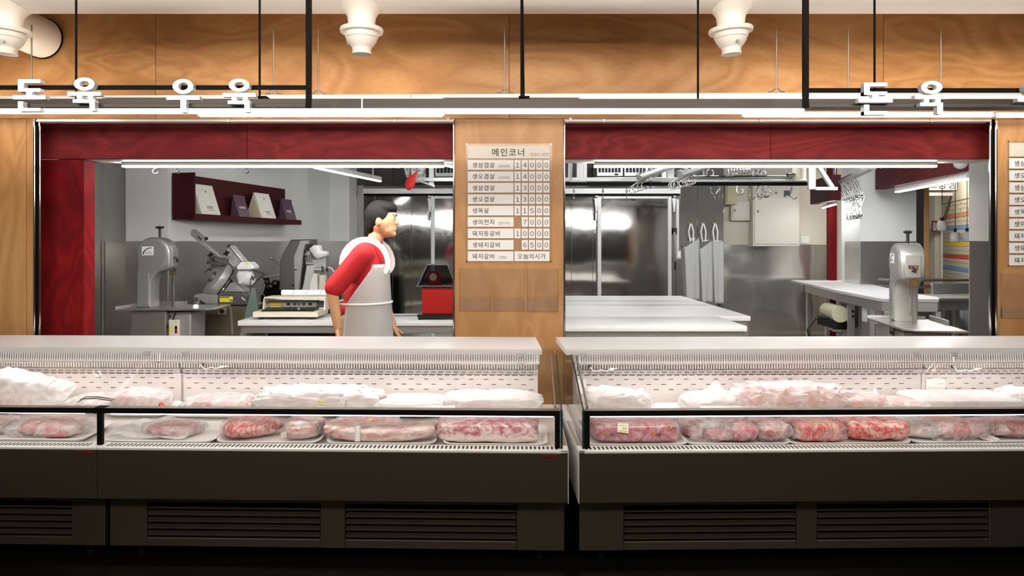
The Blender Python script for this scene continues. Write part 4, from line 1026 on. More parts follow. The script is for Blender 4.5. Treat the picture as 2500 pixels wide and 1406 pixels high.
pack(FR, 1772, 1852, 1022, 3.155, 3.36, 'bagged_meat', 'round pink pork cut with a white rind in the middle of the loosely bagged tray', 'meat', lump(23, amp=.12, groove=.25), MEATS['slab'], bag(23, amp=.05), F_CLEAR, sc=.95)
pack(FR, 1842, 1928, 1021, 3.16, 3.37, 'bagged_meat', 'knobbly dark pink pork cut in a torn bag, beside the beef steak block', 'meat', lump(24, amp=.14), MEATS['pork'], bag(24, amp=.08), F_MID, sc=.93)
tray(FR, FR.x(1915, 3.2), FR.x(2215, 3.2), 3.14, 3.43, 'white foam tray under the two red beef cuts')
pack(FR, 1925, 2062, 1019, 3.165, 3.38, 'bagged_meat', 'beef steak block under a drawn clear bag with two yellow stickers', 'meat', slab(25, amp=.05), MEATS['beef'], bag(25, e=.6, amp=.09, peaks=((.4, .2, .012, .05),)), F_MID, [(-.1, .92, .014, .012, 2, 20), (.1, .92, .014, .012, 2, -15)], sc=.86, my=-.07)
pack(FR, 2058, 2216, 1017, 3.155, 3.37, 'marbled_beef', 'bright red marbled beef cut with white fat seams, unwrapped front', 'meat', lump(26, e=.55, ez=.55, amp=.07, groove=.3), MEATS['beefm'], sc=1.0)
pack(FR, 2200, 2300, 1022, 3.20, 3.40, 'bagged_meat', 'small milky bag beside the marbled beef cut', 'meat', lump(27), MEATS['pork'], bag(27, amp=.1), F_MILK, sc=.9)
tray(FR, FR.x(2215, 3.2), FR.x(2434, 3.2), 3.15, 3.45, 'white foam tray under the long slanting bagged meat')
pack(FR, 2262, 2430, 1020, 3.17, 3.38, 'bagged_meat', 'long bagged meat slanting down to a point beside the dark end bag', 'meat', lump(28, taper=-.4, ez=.8), MEATS['beef'], bag(28, e=.6, taper=-.42, amp=.05, pleat=.02), F_MID, sc=.86)
tray(FR, FR.x(2395, 3.2), FR.x(2640, 3.2), 3.16, 3.46, 'white foam tray cut off by the edge of the view')
pack(FR, 2405, 2560, 1021, 3.19, 3.40, 'bagged_meat', 'dark red beef in a taut shiny bag cut off by the edge of the view', 'meat', lump(29, ez=.8), MEATS['dark'], bag(29, ez=.8, amp=.04, pleat=.02), F_MID, sc=.9)
# ---- beef case, back row
pack(FR, 1432, 1590, 950, 3.55, 3.78, 'bagged_meat', 'white knotted bag at the pillar end of the beef back row', 'meat', lump(31), MEATS['pork'], bag(31, amp=.08, taper=-.35, peaks=((.75, -.2, .03, .03),)), F_WHITE, sc=.8)
tray(FR, FR.x(1575, 3.6), FR.x(1700, 3.6), 3.54, 3.80, 'flat white foam tray lying empty between two white bags')
pack(FR, 1672, 1812, 962, 3.55, 3.78, 'bagged_meat', 'white bag drawn up to a tall point', 'meat', lump(32), MEATS['pork'], bag(32, amp=.06, peaks=((.18, 0, .075, .06),)), F_WHITE, sc=.8)
pack(FR, 1792, 2068, 940, 3.54, 3.80, 'bagged_meat', 'largest bag in the beef case with pink streaked meat showing through', 'meat', lump(33, amp=.1), MEATS['beef'], bag(33, amp=.09, wrinkle=.16), F_MILK, sc=.93, extra=several([(-.22, -.36, .3, .25, .3, 'redm'), (.05, -.38, .3, .25, .25, 'redm')]))
pack(FR, 2058, 2160, 957, 3.55, 3.78, 'bagged_meat', 'bagged rib rack with red bone ends', 'meat', lump(34, amp=.12), MEATS['belly'], bag(34, amp=.07, pleat=.03), F_MID, sc=.95, extra=several([(-.42, -.3, .14, .2, .5, 'redm'), (.25, -.35, .2, .2, .4, 'redm')]))
pack(FR, 2130, 2262, 972, 3.56, 3.78, 'bagged_meat', 'white bag with a thin upright point beside the rib rack', 'meat', lump(35), MEATS['pork'], bag(35, amp=.06, taper=-.3, peaks=((-.75, 0, .06, .03),)), F_MILK, sc=.85)
pack(FR, 2240, 2480, 962, 3.54, 3.82, 'bagged_meat', 'wide flat boxy white package under the paper notice', 'meat', lump(36, e=.3, ez=.4), MEATS['pork'], bag(36, e=.28, ez=.3, amp=.025, freq=8), F_WHITE, sc=.92)
pack(FR, 2455, 2600, 950, 3.55, 3.78, 'bagged_meat', 'white bag standing up at the edge of the view in the back row', 'meat', lump(37), MEATS['pork'], bag(37, amp=.1, peaks=((-.6, 0, .03, .04),)), F_WHITE, sc=.85)
# ================================================================== KITCHEN LAMPS
def kit_lamp(pa, pb, da, db, ya, label, w_=.05, h_=.032, grp='white LED linear lamps in the kitchen', led=None):
    a, b = P(pa, ya[0], da), P(pb, ya[1], db); zt = (a.z+b.z)/2; a.z = b.z = zt
    t = thing('linear_lamp', label, 'light', ((a+b)/2), world=True, group=grp)
    d = (b-a).normalized(); nb = Vector((-d.y, d.x, 0))
    if nb.y < 0: nb = -nb
    MB().bar(a+Vector((0, 0, h_/2+.006)), b+Vector((0, 0, h_/2+.006)), w_*.5, h_, .003).obj('housing', M_PLASTIC, t)
    if led is None:
        MB().bar(a+d*.004, b-d*.004, w_*.5, .007, .001).obj('light_strip', L_KITB, t)
        o_ = nb*(w_*.5)+Vector((0, 0, h_/2)); MB().bar(a+d*.004+o_, b-d*.004+o_, w_*.45, h_+.005, .003).obj('diffuser', L_KIT, t)
    else: MB().bar(a+d*.004, b-d*.004, w_*.49, .011, .003).obj('diffuser', led, t)
    n = max(2, int((b-a).length/.9)+1)
    for k in range(n):
        q = a.lerp(b, (k+.18)/(n-.64) if n > 1 else .5)
        MB().box(q.x-.008, q.x+.008, q.y-.006, q.y+.006, zt+h_+.0065, (ZH-.0025 if da < 5 else 2.95), .001).obj('mount', M_CAST, t)
    return t
kit_lamp(298, 1085, 4.46, 4.46, (407, 407), 'white LED lamp under the red header in front of the slicers', .05, .022)
kit_lamp(1450, 2287, 4.46, 4.46, (407, 407), 'white LED lamp under the red header in front of the white tables', .05, .022)
kit_lamp(770, 928, 7.08, 8.67, (411, 442), 'slanting LED lamp above the bag shelf side of the kitchen', .09, .05, led=L_SHELF)
kit_lamp(1085, 1150, 6.8, 7.3, (403, 417), 'short LED lamp passing behind the plywood pillar beside the meat rail', .09, .05, led=L_CEIL)
kit_lamp(2189, 2366, 9.0, 7.08, (469, 437), 'slanting LED lamp under the dark red header of the side opening', .10, .10, led=L_CEIL)
kit_lamp(2009, 2040, 10.6, 9.6, (507, 500), 'small LED lamp by the red post behind the hanging hooks', .06, .03, led=L_CEIL)

# ================================================================== SHELF WITH GIFT BAGS
sd = Vector((.205, 1, 0)).normalized(); sn = Vector((sd.y, -sd.x, 0))
A0 = Vector((kx(6.54)+.008, 6.54, 0)); LEN = 2.08
zs0, zs1 = Z(536, 6.54), Z(422, 6.54)
MS = Matrix.Translation(A0) @ Matrix(((sd.x, sn.x, 0, 0), (sd.y, sn.y, 0, 0), (0, 0, 1, 0), (0, 0, 0, 1)))   # local: x along shelf, y out from the wall
sh = thing('wall_shelf', 'dark red wooden wall shelf holding four gift bags', 'shelf', (0, 0, 0), 0); sh.matrix_basis = MS
MB().box(0, LEN, .004, .022, zs0, zs1, .002).obj('back_board', REDD, sh)
MB().box(0, LEN, .0225, .24, zs0, zs0+.055, .002).obj('shelf_board', REDD, sh)
MB().box(0, .018, .0225, .24, zs0+.0555, zs1, .002).obj('end_board', REDD, sh)
def shelf_at(px, out=.128):
    """place along the shelf seen at picture column px"""
    k = (px-CXP)/FPX; o = A0+sn*out
    return (k*o.y-o.x)/(sd.x-k*sd.y)
def gift_bag(px, wd, dp, ht, mat, label, white, txt):
    s = shelf_at(px)
    t = thing('gift_bag', label, 'bag', (0, 0, 0), 0, 'gift bags on the red shelf')
    t.matrix_basis = MS @ Matrix.Translation((s, .128, zs0+.0565))
    m = MB(); n = 8
    if white:
        # A-shaped paper bag folded to a ridge, front sheet facing out
        prof = [(-dp/2, 0), (dp/2, 0), (dp/2+.001, .006), (.008, ht), (-.008, ht), (-dp/2-.001, .006)]
        m.prism(prof, 0, wd, 'yz', .002)
        m.obj('bag_body', M_BAGW, t)
        MB().prism([(-.009, ht-.012), (.009, ht-.012), (.007, ht+.005), (-.007, ht+.005)], -.003, wd+.003, 'yz', .001).obj('folded_top', M_BAGW, t)
        MB().prism([(-dp/2+.012, .012), (dp/2-.012, .012), (0, ht-.05)], -.0035, -.0005, 'yz', .0008).obj('side_gusset', M_BAGG, t)
    else:
        m.prism([(-dp/2, 0), (dp/2, 0), (dp/2-.004, .02), (-dp*.18, ht), (-dp*.18-.008, ht), (-dp/2-.002, .02)], 0, wd, 'yz', .003).obj('bag_body', M_BAGP, t)
        MB().prism([(-dp*.18-.010, ht-.022), (-dp*.18+.010, ht-.022), (-dp*.18+.004, ht+.004), (-dp*.18-.008, ht+.004)], -.002, wd+.002, 'yz', .001).obj('folded_top', M_BAGP, t)
    # printing on the sloping front sheet
    y0, y1 = (dp/2, .008) if white else (dp/2-.004, -dp*.18)
    sl = Vector((0, y1-y0, ht)).normalized(); nrm = Vector((0, sl.z, -sl.y))
    Fm = Matrix((Vector((1, 0, 0)), sl, Vector((1, 0, 0)).cross(sl))).transposed()
    Fm = Matrix((Vector((1, 0, 0)), sl, nrm)).transposed().to_4x4()
    def at(u, v): return Vector((u*wd, y0, 0))+sl*(v*ht)+nrm*.0035
    sz = .042 if not white else .036
    lettering('이천팜', sz, at(.34 if white else .2, .2 if white else .36), M_PAPER if not white else M_INKL, t, face=Fm, bold=.015, name='printed_name')
    m = MB(); c = at(.42 if white else .24, .14 if white else .3)
    m.box(0, wd*.32, 0, .004, -.0004, .0004, 0, Matrix.Translation(c) @ Fm).obj('printed_line', M_PAPER if not white else M_INKL, t)
    if white:
        c = at(.5, .78); MB().box(0, .012, 0, .024, -.0004, .0004, .003, Matrix.Translation(c) @ Fm).obj('printed_mark', M_INK, t)
M_BAGW = plain('white_paper_bag', srgb(226, 222, 208), .6, nscale=12, noise_amt=.03)
M_BAGG = plain('cream_paper_gusset', srgb(206, 194, 160), .7, nscale=9, noise_amt=.08)
M_BAGP = plain('mauve_foil_bag', srgb(96, 70, 82), .35, nscale=14, noise_amt=.06)
gift_bag(470, .30, .20, .285, M_BAGW, 'larger white folded paper gift bag, first on the red shelf', True, 1)
gift_bag(574, .20, .11, .225, M_BAGP, 'mauve foil gift bag between the two white paper bags', False, 1)
gift_bag(620, .30, .20, .275, M_BAGW, 'white folded paper gift bag, second and farther along the red shelf', True, 1)
gift_bag(690, .24, .11, .245, M_BAGP, 'mauve foil gift bag at the far end of the red shelf', False, 1)

# ================================================================== TABLES
def table(x0, x1, y0, y1, zt, label, thick=.042, name='work_table'):
    t = thing(name, label, 'table', ((x0+x1)/2, (y0+y1)/2, 0), world=True)
    MB().box(x0, x1, y0, y1, zt-thick, zt, .004, None, 2).obj('tabletop', M_BOARD, t)
    i = .03; za, zb = zt-thick-.062, zt-thick-.0005
    MB().box(x0+i, x1-i, y0+.02, y0+.045, za, zb, .002).obj('apron', M_STEEL, t)
    MB().box(x0+i, x1-i, y1-.045, y1-.02, za, zb, .002).obj('apron', M_STEEL, t)
    MB().box(x0+.01, x0+i-.001, y0+.04, y1-.04, za, zb, .002).obj('apron', M_STEEL, t)
    MB().box(x1-i+.001, x1-.01, y0+.04, y1-.04, za, zb, .002).obj('apron', M_STEEL, t)
    for xx in (x0+.035, x1-.035):
        for yy in (y0+.03, y1-.03):
            MB().box(xx-.022, xx+.022, yy-.022, yy+.022, .02, za-.0005, .003).obj('leg', M_STEEL, t)
            MB().cyl((xx, yy, 0), (xx, yy, .02), .018, n=10).obj('leg_foot', M_BLACKP, t)
    MB().box(x0+.06, x1-.06, y0+.05, y1-.05, .22, .245, .003).obj('under_shelf', M_STEEL, t)
    return t
table(-2.153, -.27, 5.72, 6.30, .80, 'white topped steel table carrying the film sealer and the red machine')
table(.35, 1.905, 5.36, 6.06, .80, 'long white topped steel table nearest the counter, past the pillar')
table(.35, 2.19, 6.075, 8.38, .80, 'large white topped steel table farther back, in front of the cold room')
# things under the tables
t = thing('storage_box', 'dark plastic box under the near white table', 'box', (.75, 5.6, .246), world=True)
MB().box(.5, .95, 5.45, 5.8, .246, .50, .01).obj('box_body', M_BLACKP, t); MB().box(.49, .96, 5.44, 5.81, .501, .52, .005).obj('box_lid', M_CAST, t)

# ================================================================== BAND SAWS
def knob_star(c, r, axis, par, mat=M_BLACKP, nm='clamp_knob'):
    m = MB(); z = Vector(axis).normalized(); Mx = z.to_track_quat('Z', 'Y').to_matrix().to_4x4(); Mx.translation = c
    m.lathe([(r*.42, -.006), (r*.5, .0), (r*.45, r*.5), (.004, r*.62)], (0, 0, 0), 16, Mx)
    for k in range(4):
        a = k*pi/2+.4; m.ell(Mx @ Vector((cos(a)*r*.72, sin(a)*r*.72, r*.22)), r*.32, None, 10, 8)
    return m.obj(nm, mat, par)
def band_saw():
    t = thing('band_saw', 'grey cast bandsaw with a maker plate and black star knob beside the meat slicer', 'bandsaw', (0, 0, 0), 0, 'meat bandsaws')
    th = .085
    # cast body: wheel housing above, column at the back
    cx, cz, r = .02, 1.345, .145
    out = [(-.12, .895), (-.118, 1.15), (-.105, 1.27)]
    out += [(cx+r*cos(R(a)), cz+r*sin(R(a))) for a in range(170, -1, -10)]
    out += [(cx+r, 1.27), (cx+r-.005, 1.235), (cx+r-.03, 1.215), (.07, 1.20), (.03, 1.165), (.005, 1.12), (.0, 1.06), (.0, .895)]
    MB().prism(out, -th, th, 'xz', .018, None, 3).obj('cast_body', M_CAST, t, smooth=50)
    face = [(cx-.0+(r-.022)*cos(R(a)), cz+(r-.022)*sin(R(a))) for a in range(0, 360, 12)]
    MB().prism(face, -th-.004, -th+.004, 'xz', .003).obj('wheel_door', M_CAST, t)
    MB().box(-.105, -.012, -th-.003, -th+.003, .92, 1.18, .004).obj('column_cover', M_CAST, t)
    knob_star(Vector((cx+.02, 0, 1.565)), .034, (0, 0, 1), t, nm='tension_knob')
    MB().cyl((cx+.02, 0, 1.48), (cx+.02, 0, 1.566), .011, n=12).obj('tension_screw', M_BLACKP, t)
    # maker plate
    pl = MB().box(-.068, .03, -th-.0062, -th-.0042, 1.335, 1.41, .0006).obj('maker_plate', M_PAPER, t)
    arc = [(-.062+.075*(1-cos(R(a))), 1.342+.06*sin(R(a))) for a in range(0, 91, 10)]
    ar2 = [(-.052+.065*(1-cos(R(a))), 1.342+.052*sin(R(a))) for a in range(90, -1, -10)]
    MB().prism(arc+ar2, -th-.0068, -th-.0063, 'xz').obj('printed_arc', M_INK, pl)
    lettering('HANA COMET', .0088, (-.044, -th-.0064, 1.358), M_INK, pl, bold=.02); MB().box(-.046, .022, -th-.0068, -th-.0063, 1.348, 1.351).obj('printed_line', M_INKL, pl)
    # guide, latch and blade on the throat side
    MB().box(cx+r-.004, cx+r+.004, -.05, .05, 1.235, 1.40, .003).obj('throat_plate', M_CAST, t)
    MB().box(cx+r+.0045, cx+r+.010, -.035, .035, 1.30, 1.325, .002).obj('latch', M_CHROME, t)
    for y in (-.015, .015): MB().cyl((cx+r+.010, y, 1.312), (cx+r+.014, y, 1.312), .005, n=8).obj('latch_screw', M_BRASS, t)
    knob_star(Vector((cx+r+.02, 0, 1.29)), .02, (1, 0, 0), t)
    MB().box(cx+r-.03, cx+r+.004, -.03, .03, 1.18, 1.222, .003).obj('guide_block', M_CHROME, t)
    MB().box(cx+r-.035, cx+r+.022, -.012, .012, 1.165, 1.178, .002).obj('guide_bar', M_BRASS, t)
    MB().box(cx+r-.026, cx+r-.010, -.0012, .0012, .885, 1.24).obj('blade', M_ALU, t)
    MB().cyl((cx+r+.002, -.02, .95), (cx+r+.002, -.02, 1.19), .004, n=8).obj('guide_rod', M_CHROME, t)
    # table and cabinet
    MB().prism([(-.20, -.22), (.50, -.17), (.56, -.10), (.56, .22), (-.20, .22)], .880, .894, 'xy', .003).obj('saw_table', M_STEEL, t)
    MB().box(-.21, .17, .221, .236, .885, .925, .003).obj('fence', M_STEEL, t)
    MB().bar((-.22, -.215, .90), (-.215, .20, .90), .012, .03, .004).obj('table_edge', M_ALUW, t)
    MB().box(-.12, .17, -.17, .18, .06, .874, .006).obj('cabinet', M_STEEL, t)
    MB().box(.172, .36, -.13, .16, .06, .86, .012).obj('motor_housing', M_CAST, t)
    MB().box(.19, .275, -.165, -.132, .66, .80, .006).obj('switch_box', M_IVORY, t)
    MB().box(.245, .265, -.169, -.166, .72, .75, .002).obj('black_switch', M_BLACKP, t)
    MB().box(.245, .265, -.170, -.166, .69, .718, .002).obj('red_switch', M_RED, t)
    MB().box(.197, .215, -.1665, -.1655, .70, .74).obj('sticker', M_YEL, t)
    for zz, xx in ((.83, .20), (.745, .18)): knob_star(Vector((xx, -.155, zz)), .016, (0, -1, 0), t, nm='door_knob')
    MB().tube([Vector((.22, -.15, .80)), Vector((.235, -.15, .84)), Vector((.25, -.15, .878))], .006, 6).obj('switch_cable', M_BLACKP, t)
    for xx in (-.1, .15):
        for yy in (-.15, .16): MB().cyl((xx, yy, 0), (xx, yy, .06), .02, n=10).obj('foot', M_BLACKP, t)
    return t
saw = band_saw(); saw.location = (X(379, 5.95), 5.95, 0)
dup(saw, (X(2212, 5.12), 5.12, 0), (0, 0, R(-104)), 'grey cast bandsaw seen edge-on with its blade towards the counter, beside the side opening', None, (.97, .97, .967))

# ================================================================== SLICER ON A STEEL STAND
D1 = 6.32
st = thing('slicer_stand', 'dark steel box stand with rubber knobs under the meat slicer', 'stand', (X(560, D1), D1+.2, 0), world=True)
MB().box(X(502, D1), X(612, D1), D1, D1+.42, .05, Z(747, D1), .006).obj('stand_body', M_STEELD, st)
for a in (508, 606):
    for yy in (.04, .38): MB().cyl((X(a, D1), D1+yy, 0), (X(a, D1), D1+yy, .05), .02, n=10).obj('foot', M_BLACKP, st)
pl = MB().box(X(532, D1), X(553, D1), D1-.004, D1-.0005, Z(768, D1), Z(751, D1), .001).obj('socket_plate', M_STEEL, st)
MB().cyl((X(543, D1), D1-.016, Z(759, D1)), (X(543, D1), D1-.0045, Z(759, D1)), .02, n=16).obj('socket', M_BLACKP, pl)
for a, b in ((534, 753), (551, 753), (534, 766), (551, 766)): MB().cyl((X(a, D1), D1-.007, Z(b, D1)), (X(a, D1), D1-.004, Z(b, D1)), .004, n=8).obj('screw', M_CHROME, pl)
MB().bar(P(563, 748, D1-.005), P(568, 815, D1-.005), .02, .006, .001).obj('edge_strip', M_STEEL, st)
s1 = thing('meat_slicer', 'meat slicer with a tilted round blade guard, black knobs and a yellow warning sticker', 'slicer', (X(560, D1), D1+.15, Z(746, D1)), world=True)
MB().pxprism([(534, 745), (534, 716), (543, 714), (592, 713), (602, 722), (602, 742), (590, 745)], D1, .24, .008).obj('motor_base', M_CASTD, s1, smooth=30)
MB().pxprism([(545, 713), (561, 690), (572, 690), (596, 712.5)], D1+.03, .18, .006).obj('upper_housing', M_CAST, s1)
MB().pxprism([(472, 739), (473, 722), (480, 718), (486, 717), (513, 717), (524, 720), (531, 721), (529, 742), (504, 744), (486, 732), (484, 745), (474, 745)], D1-.02, .14, .008).obj('thickness_arm', M_CAST, s1, smooth=30)
MB().cyl(P(478, 731, D1-.03), P(478, 731, D1+.02), .022, n=18).obj('thickness_dial', M_CHROME, s1)
def tilted_disc(c, r, th, axis, prof=None):
    z = Vector(axis).normalized(); Mx = z.to_track_quat('Z', 'Y').to_matrix().to_4x4()
    return MB().lathe(prof or [(r*.2, -th/2), (r*.93, -th/2), (r, -th*.2), (r, th*.3), (r*.9, th/2), (r*.2, th*.6)], c, 40, Mx)
ax = Vector((-.72, -.42, .55))
c = P(532, 684, D1+.12)
tilted_disc(c, .185, .085, ax).obj('blade_guard', M_CAST, s1, smooth=40)
tilted_disc(c-ax.normalized()*.06, .165, .02, ax).obj('slicing_blade', M_CHROME, s1, smooth=40)
MB().cyl(c+ax.normalized()*.05, c+ax.normalized()*.075, .05, n=20).obj('blade_hub', M_CASTD, s1)
MB().pxprism([(514, 716), (524, 700), (556, 678), (566, 690), (536, 714)], D1+.16, .05, .004).obj('under_arm', M_BLACK, s1)
# sliding ribbed carriage leaning to the right, pusher arm leaning to the left
MB().pxprism([(541, 628), (559, 600), (592, 640), (573, 652)], D1+.10, .16, .004).obj('carriage_plate', M_ALUW, s1)
for k in range(6):
    u = k/5
    MB().bar(Vector(P(543+17*u, 627-26*u, D1+.098)), Vector(P(572+18*u, 652-12*u, D1+.098)), .006, .006).obj('carriage_rib', M_CAST, s1)
MB().cyl(P(560, 601, D1+.06), P(589, 632, D1+.06), .010, n=12).obj('slide_rod', M_CHROME, s1); MB().cyl(P(585, 629, D1+.06), P(595, 640, D1+.06), .017, n=12).obj('rod_sleeve', M_CAST, s1)
knob_star(P(559, 601, D1+.05), .02, (-.6, 0, .8), s1, nm='rod_cap')
MB().pxprism([(464, 573), (468, 560), (474, 560.5), (498, 580), (501, 583), (497, 590), (542, 629), (535, 632), (495, 601)], D1+.02, .05, .004).obj('pusher_arm', M_CAST, s1)
MB().pxprism([(481, 579), (484, 574), (493, 583), (490, 588)], D1+.016, .006).obj('arm_slot', M_CASTD, s1)
MB().ell(P(504, 582, D1), .016).obj('arm_knob', M_BLACKP, s1)
MB().pxprism([(508, 632), (520, 625), (551, 632), (548, 646), (528, 652), (516, 655)], D1+.0, .08, .006).obj('clamp_block', M_CASTD, s1)
for px, py, r in ((515, 623, .03), (554, 619, .032)): knob_star(P(px, py, D1-.03), r, (-.3, -.8, .5), s1)
for a, b in (((521, 633), (545, 640)), ((508, 641), (535, 648)), ((513, 658), (534, 650))):
    MB().cyl(P(*a, D1-.04), P(*b, D1-.01), .004, n=8).obj('clamp_rod', M_CHROME, s1); MB().ell(P(*a, D1-.04), .013).obj('clamp_ball', M_BLACKP, s1)
MB().cyl(P(497, 667, D1-.05), P(514, 652, D1-.02), .007, n=8).obj('lever', M_BLACKP, s1)
MB().pxprism([(577, 651), (588, 639.5), (607, 640), (618, 650), (618, 656), (610, 658), (580, 658)], D1+.0, .16, .006).obj('motor_cover', M_PLASTIC, s1, smooth=40)
MB().pxbox(601, 607, 642.5, 646, D1-.002, .0015).obj('warning_sticker', M_YEL, s1)
MB().pxprism([(612, 657), (645, 667), (612, 701), (600, 694)], D1+.12, .03, .003).obj('receiving_plate', M_CASTD, s1)
MB().bar(P(612, 659, D1+.03), P(644, 666, D1+.03), .006, .004).obj('plate_edge', M_CHROME, s1)
MB().cyl(P(612, 680, D1+.0), P(610, 715, D1), .006, n=8).obj('carriage_post', M_CHROME, s1)
knob_star(P(617, 679, D1-.02), .024, (.2, -.9, .2), s1)
stk = MB().pxbox(536, 568.5, 724, 737.5, D1-.0022, .0014).obj('warning_sticker', M_YEL, s1)
MB().pxbox(537, 560, 725.2, 727.4, D1-.0028, .0004).obj('printed_band', M_INK, stk); MB().pxbox(560.5, 567.5, 731, 736.8, D1-.0028, .0004).obj('printed_square', M_INK, stk)
lettering('주의', .012, P(543, 735.5, D1-.0026), M_INKL, stk); MB().prism([(X(562.2, D1), Z(736.2, D1)), (X(565.9, D1), Z(736.2, D1)), (X(564, D1), Z(732, D1))], D1-.0034, D1-.0029).obj('printed_triangle', M_PAPER, stk)
MB().cyl(P(594, 730, D1-.008), P(594, 730, D1-.0005), .024, n=20).obj('power_dial', M_BLACKP, s1)
MB().bar(P(590, 725.5, D1-.011), P(598, 733.5, D1-.011), .009, .006, .001).obj('dial_handle', M_PLASTIC, s1)
add('bag', blob_mesh('cover_bag', .15, .13, .15, 41, .75, .75, .12, 16, flat=False, nu=40, nv=24), M_BAGT if 0 else F_WHITE, None).location = P(601, 697, D1+.10)
o = bpy.context.scene.collection.objects[-1] if 0 else bpy.data.objects['bag']; o.name = 'plastic_bag'; tag(o, 'crumpled white plastic bag tied under the white motor cover of the slicer', 'bag')

# ================================================================== SECOND, TALLER SLICER
D2 = 7.25
sb = thing('slicer_cabinet', 'black base cabinet under the tall grey frozen meat slicer', 'cabinet', (X(700, D2), D2+.25, 0), world=True)
MB().box(X(640, D2), X(806, D2), D2-.05, D2+.5, .04, Z(719, D2)-.001, .008).obj('cabinet_body', M_BLACK, sb)
MB().box(X(660, D2), X(800, D2), D2-.03, D2+.4, 0, .039).obj('plinth', M_BLACKP, sb)
for k, (a, b) in enumerate(((645, 706), (647, 710), (646, 714))): MB().ell(P(a, b+14, D2-.055), .006).obj('rivet', M_CHROME, sb)
s2 = thing('frozen_meat_slicer', 'tall grey slicer with an angular blade cover and white-capped motor behind the film sealer', 'slicer', (X(705, D2), D2+.1, Z(719, D2)), world=True)
# angular blade cover with a front and a receding side
cv = [(681, 710), (683, 640), (688, 622), (710, 585), (757, 584), (757, 597), (747, 598), (742, 620), (733, 690), (733, 712), (728, 716), (720, 713)]
MB().pxprism(cv, D2, .30, .012).obj('blade_cover', M_CASTD, s2, smooth=25)
MB().pxprism([(719, 709), (717, 626), (733, 586.5), (755, 586.5), (755, 595), (745, 597), (740, 620), (731, 700), (728, 713), (722, 714)], D2-.012, .0115, .004).obj('cover_flange', M_CAST, s2, smooth=25)
for a, b in ((722, 658.5), (716, 696)): MB().cyl(P(a-3, b, D2-.018), P(a+3, b, D2-.018), .006, n=8).obj('latch', M_CHROME, s2)
MB().pxprism([(734, 719), (741, 690), (748, 648), (767, 647), (777, 668), (776, 719)], D2+.02, .22, .006).obj('stand_column', M_ALUW, s2)
MB().pxprism([(755, 718), (757, 690), (765, 668), (774, 668), (775, 718)], D2+.005, .014, .003).obj('column_front', M_PLASTIC, s2)
MB().pxprism([(746, 646), (744, 612), (756, 612), (762, 632), (766, 646)], D2+.06, .15, .004).obj('gear_frame', M_CAST, s2)
for a, b in ((745, 613), (744, 625), (743, 632)): MB().ell(P(a, b, D2-.0), .014).obj('frame_bolt', M_BLACKP, s2)
for k in range(3): MB().cyl(P(750+k*5, 622, D2+.05), P(750+k*5, 640, D2+.05), .006, n=8).obj('gear_rod', M_CHROME, s2)
MB().pxprism([(755, 626), (768, 633), (795, 622), (797, 668), (790, 700), (770, 668), (766, 648)], D2+.1, .14, .006).obj('motor_housing', M_CAST, s2)
MB().pxprism([(753, 608), (764, 599), (773, 599), (777, 613), (791, 614), (794, 624), (776, 632), (766, 627)], D2+.03, .2, .014).obj('motor_cap', M_PLASTIC, s2, smooth=60)
MB().cyl(P(768, 658, D2-.03), P(787, 658, D2-.03), .033, n=18).obj('feed_drum', M_CAST, s2); MB().cyl(P(786.5, 658, D2-.03), P(789, 658, D2-.03), .038, n=18).obj('drum_cap', M_CHROME, s2)
knob_star(P(797, 658, D2-.03), .026, (1, 0, 0), s2)
MB().pxprism([(777, 715), (779, 672), (793, 672), (795, 715)], D2+.01, .1, .004).obj('side_box', M_IVORY, s2)
MB().tube([P(801, 652, D2-.02), P(810, 656, D2-.02), (P(817, 666, D2-.02)), P(820, 684, D2-.02)], .006, 8).obj('guide_wire', M_PLASTIC, s2)
for b in (686, 691): MB().cyl(P(795, b, D2), P(815, b-1, D2), .005, n=8).obj('guide_rod', M_CHROME, s2)
MB().pxprism([(655, 630), (664, 622), (670, 622), (686, 640), (683, 650), (662, 634)], D2+.08, .08, .004).obj('lever_bracket', M_ALU, s2); MB().ell(P(663, 630, D2+.06), .012).obj('bracket_bolt', M_CHROME, s2)
MB().cyl(P(645, 676, D2+.05), P(684, 671, D2+.05), .014, n=10).obj('feed_shaft', M_CAST, s2)
for a, b, r in ((650, 678, .035), (652, 688, .03), (660, 700, .04), (672, 692, .04)): MB().ell(P(a, b, D2+.08), r).obj('feed_wheel', M_BLACKP, s2)
MB().pxprism([(641, 719), (648, 694), (684, 684), (686, 719)], D2+.1, .3, .01).obj('feed_tray', M_BLACK, s2)
MB().cyl(P(661, 733, D2-.06), P(661, 722, D2-.06), .028, n=14).obj('rubber_knob', M_BLACKP, sb)

# green sheet leaning by the table end
gs = MB().prism([(X(586, 6.1), 0), (X(642, 6.1), 0), (X(640, 6.1), Z(760, 6.1)), (X(628, 6.1), Z(702, 6.1)), (X(622, 6.1), Z(702, 6.1)), (X(606, 6.1), Z(760, 6.1))], 6.02, 6.05, 'xz', .003).obj('plastic_sheet_stand', M_GREENPL)
tag(gs, 'translucent green plastic guard sheet standing between the slicer stand and the white table', 'guard')

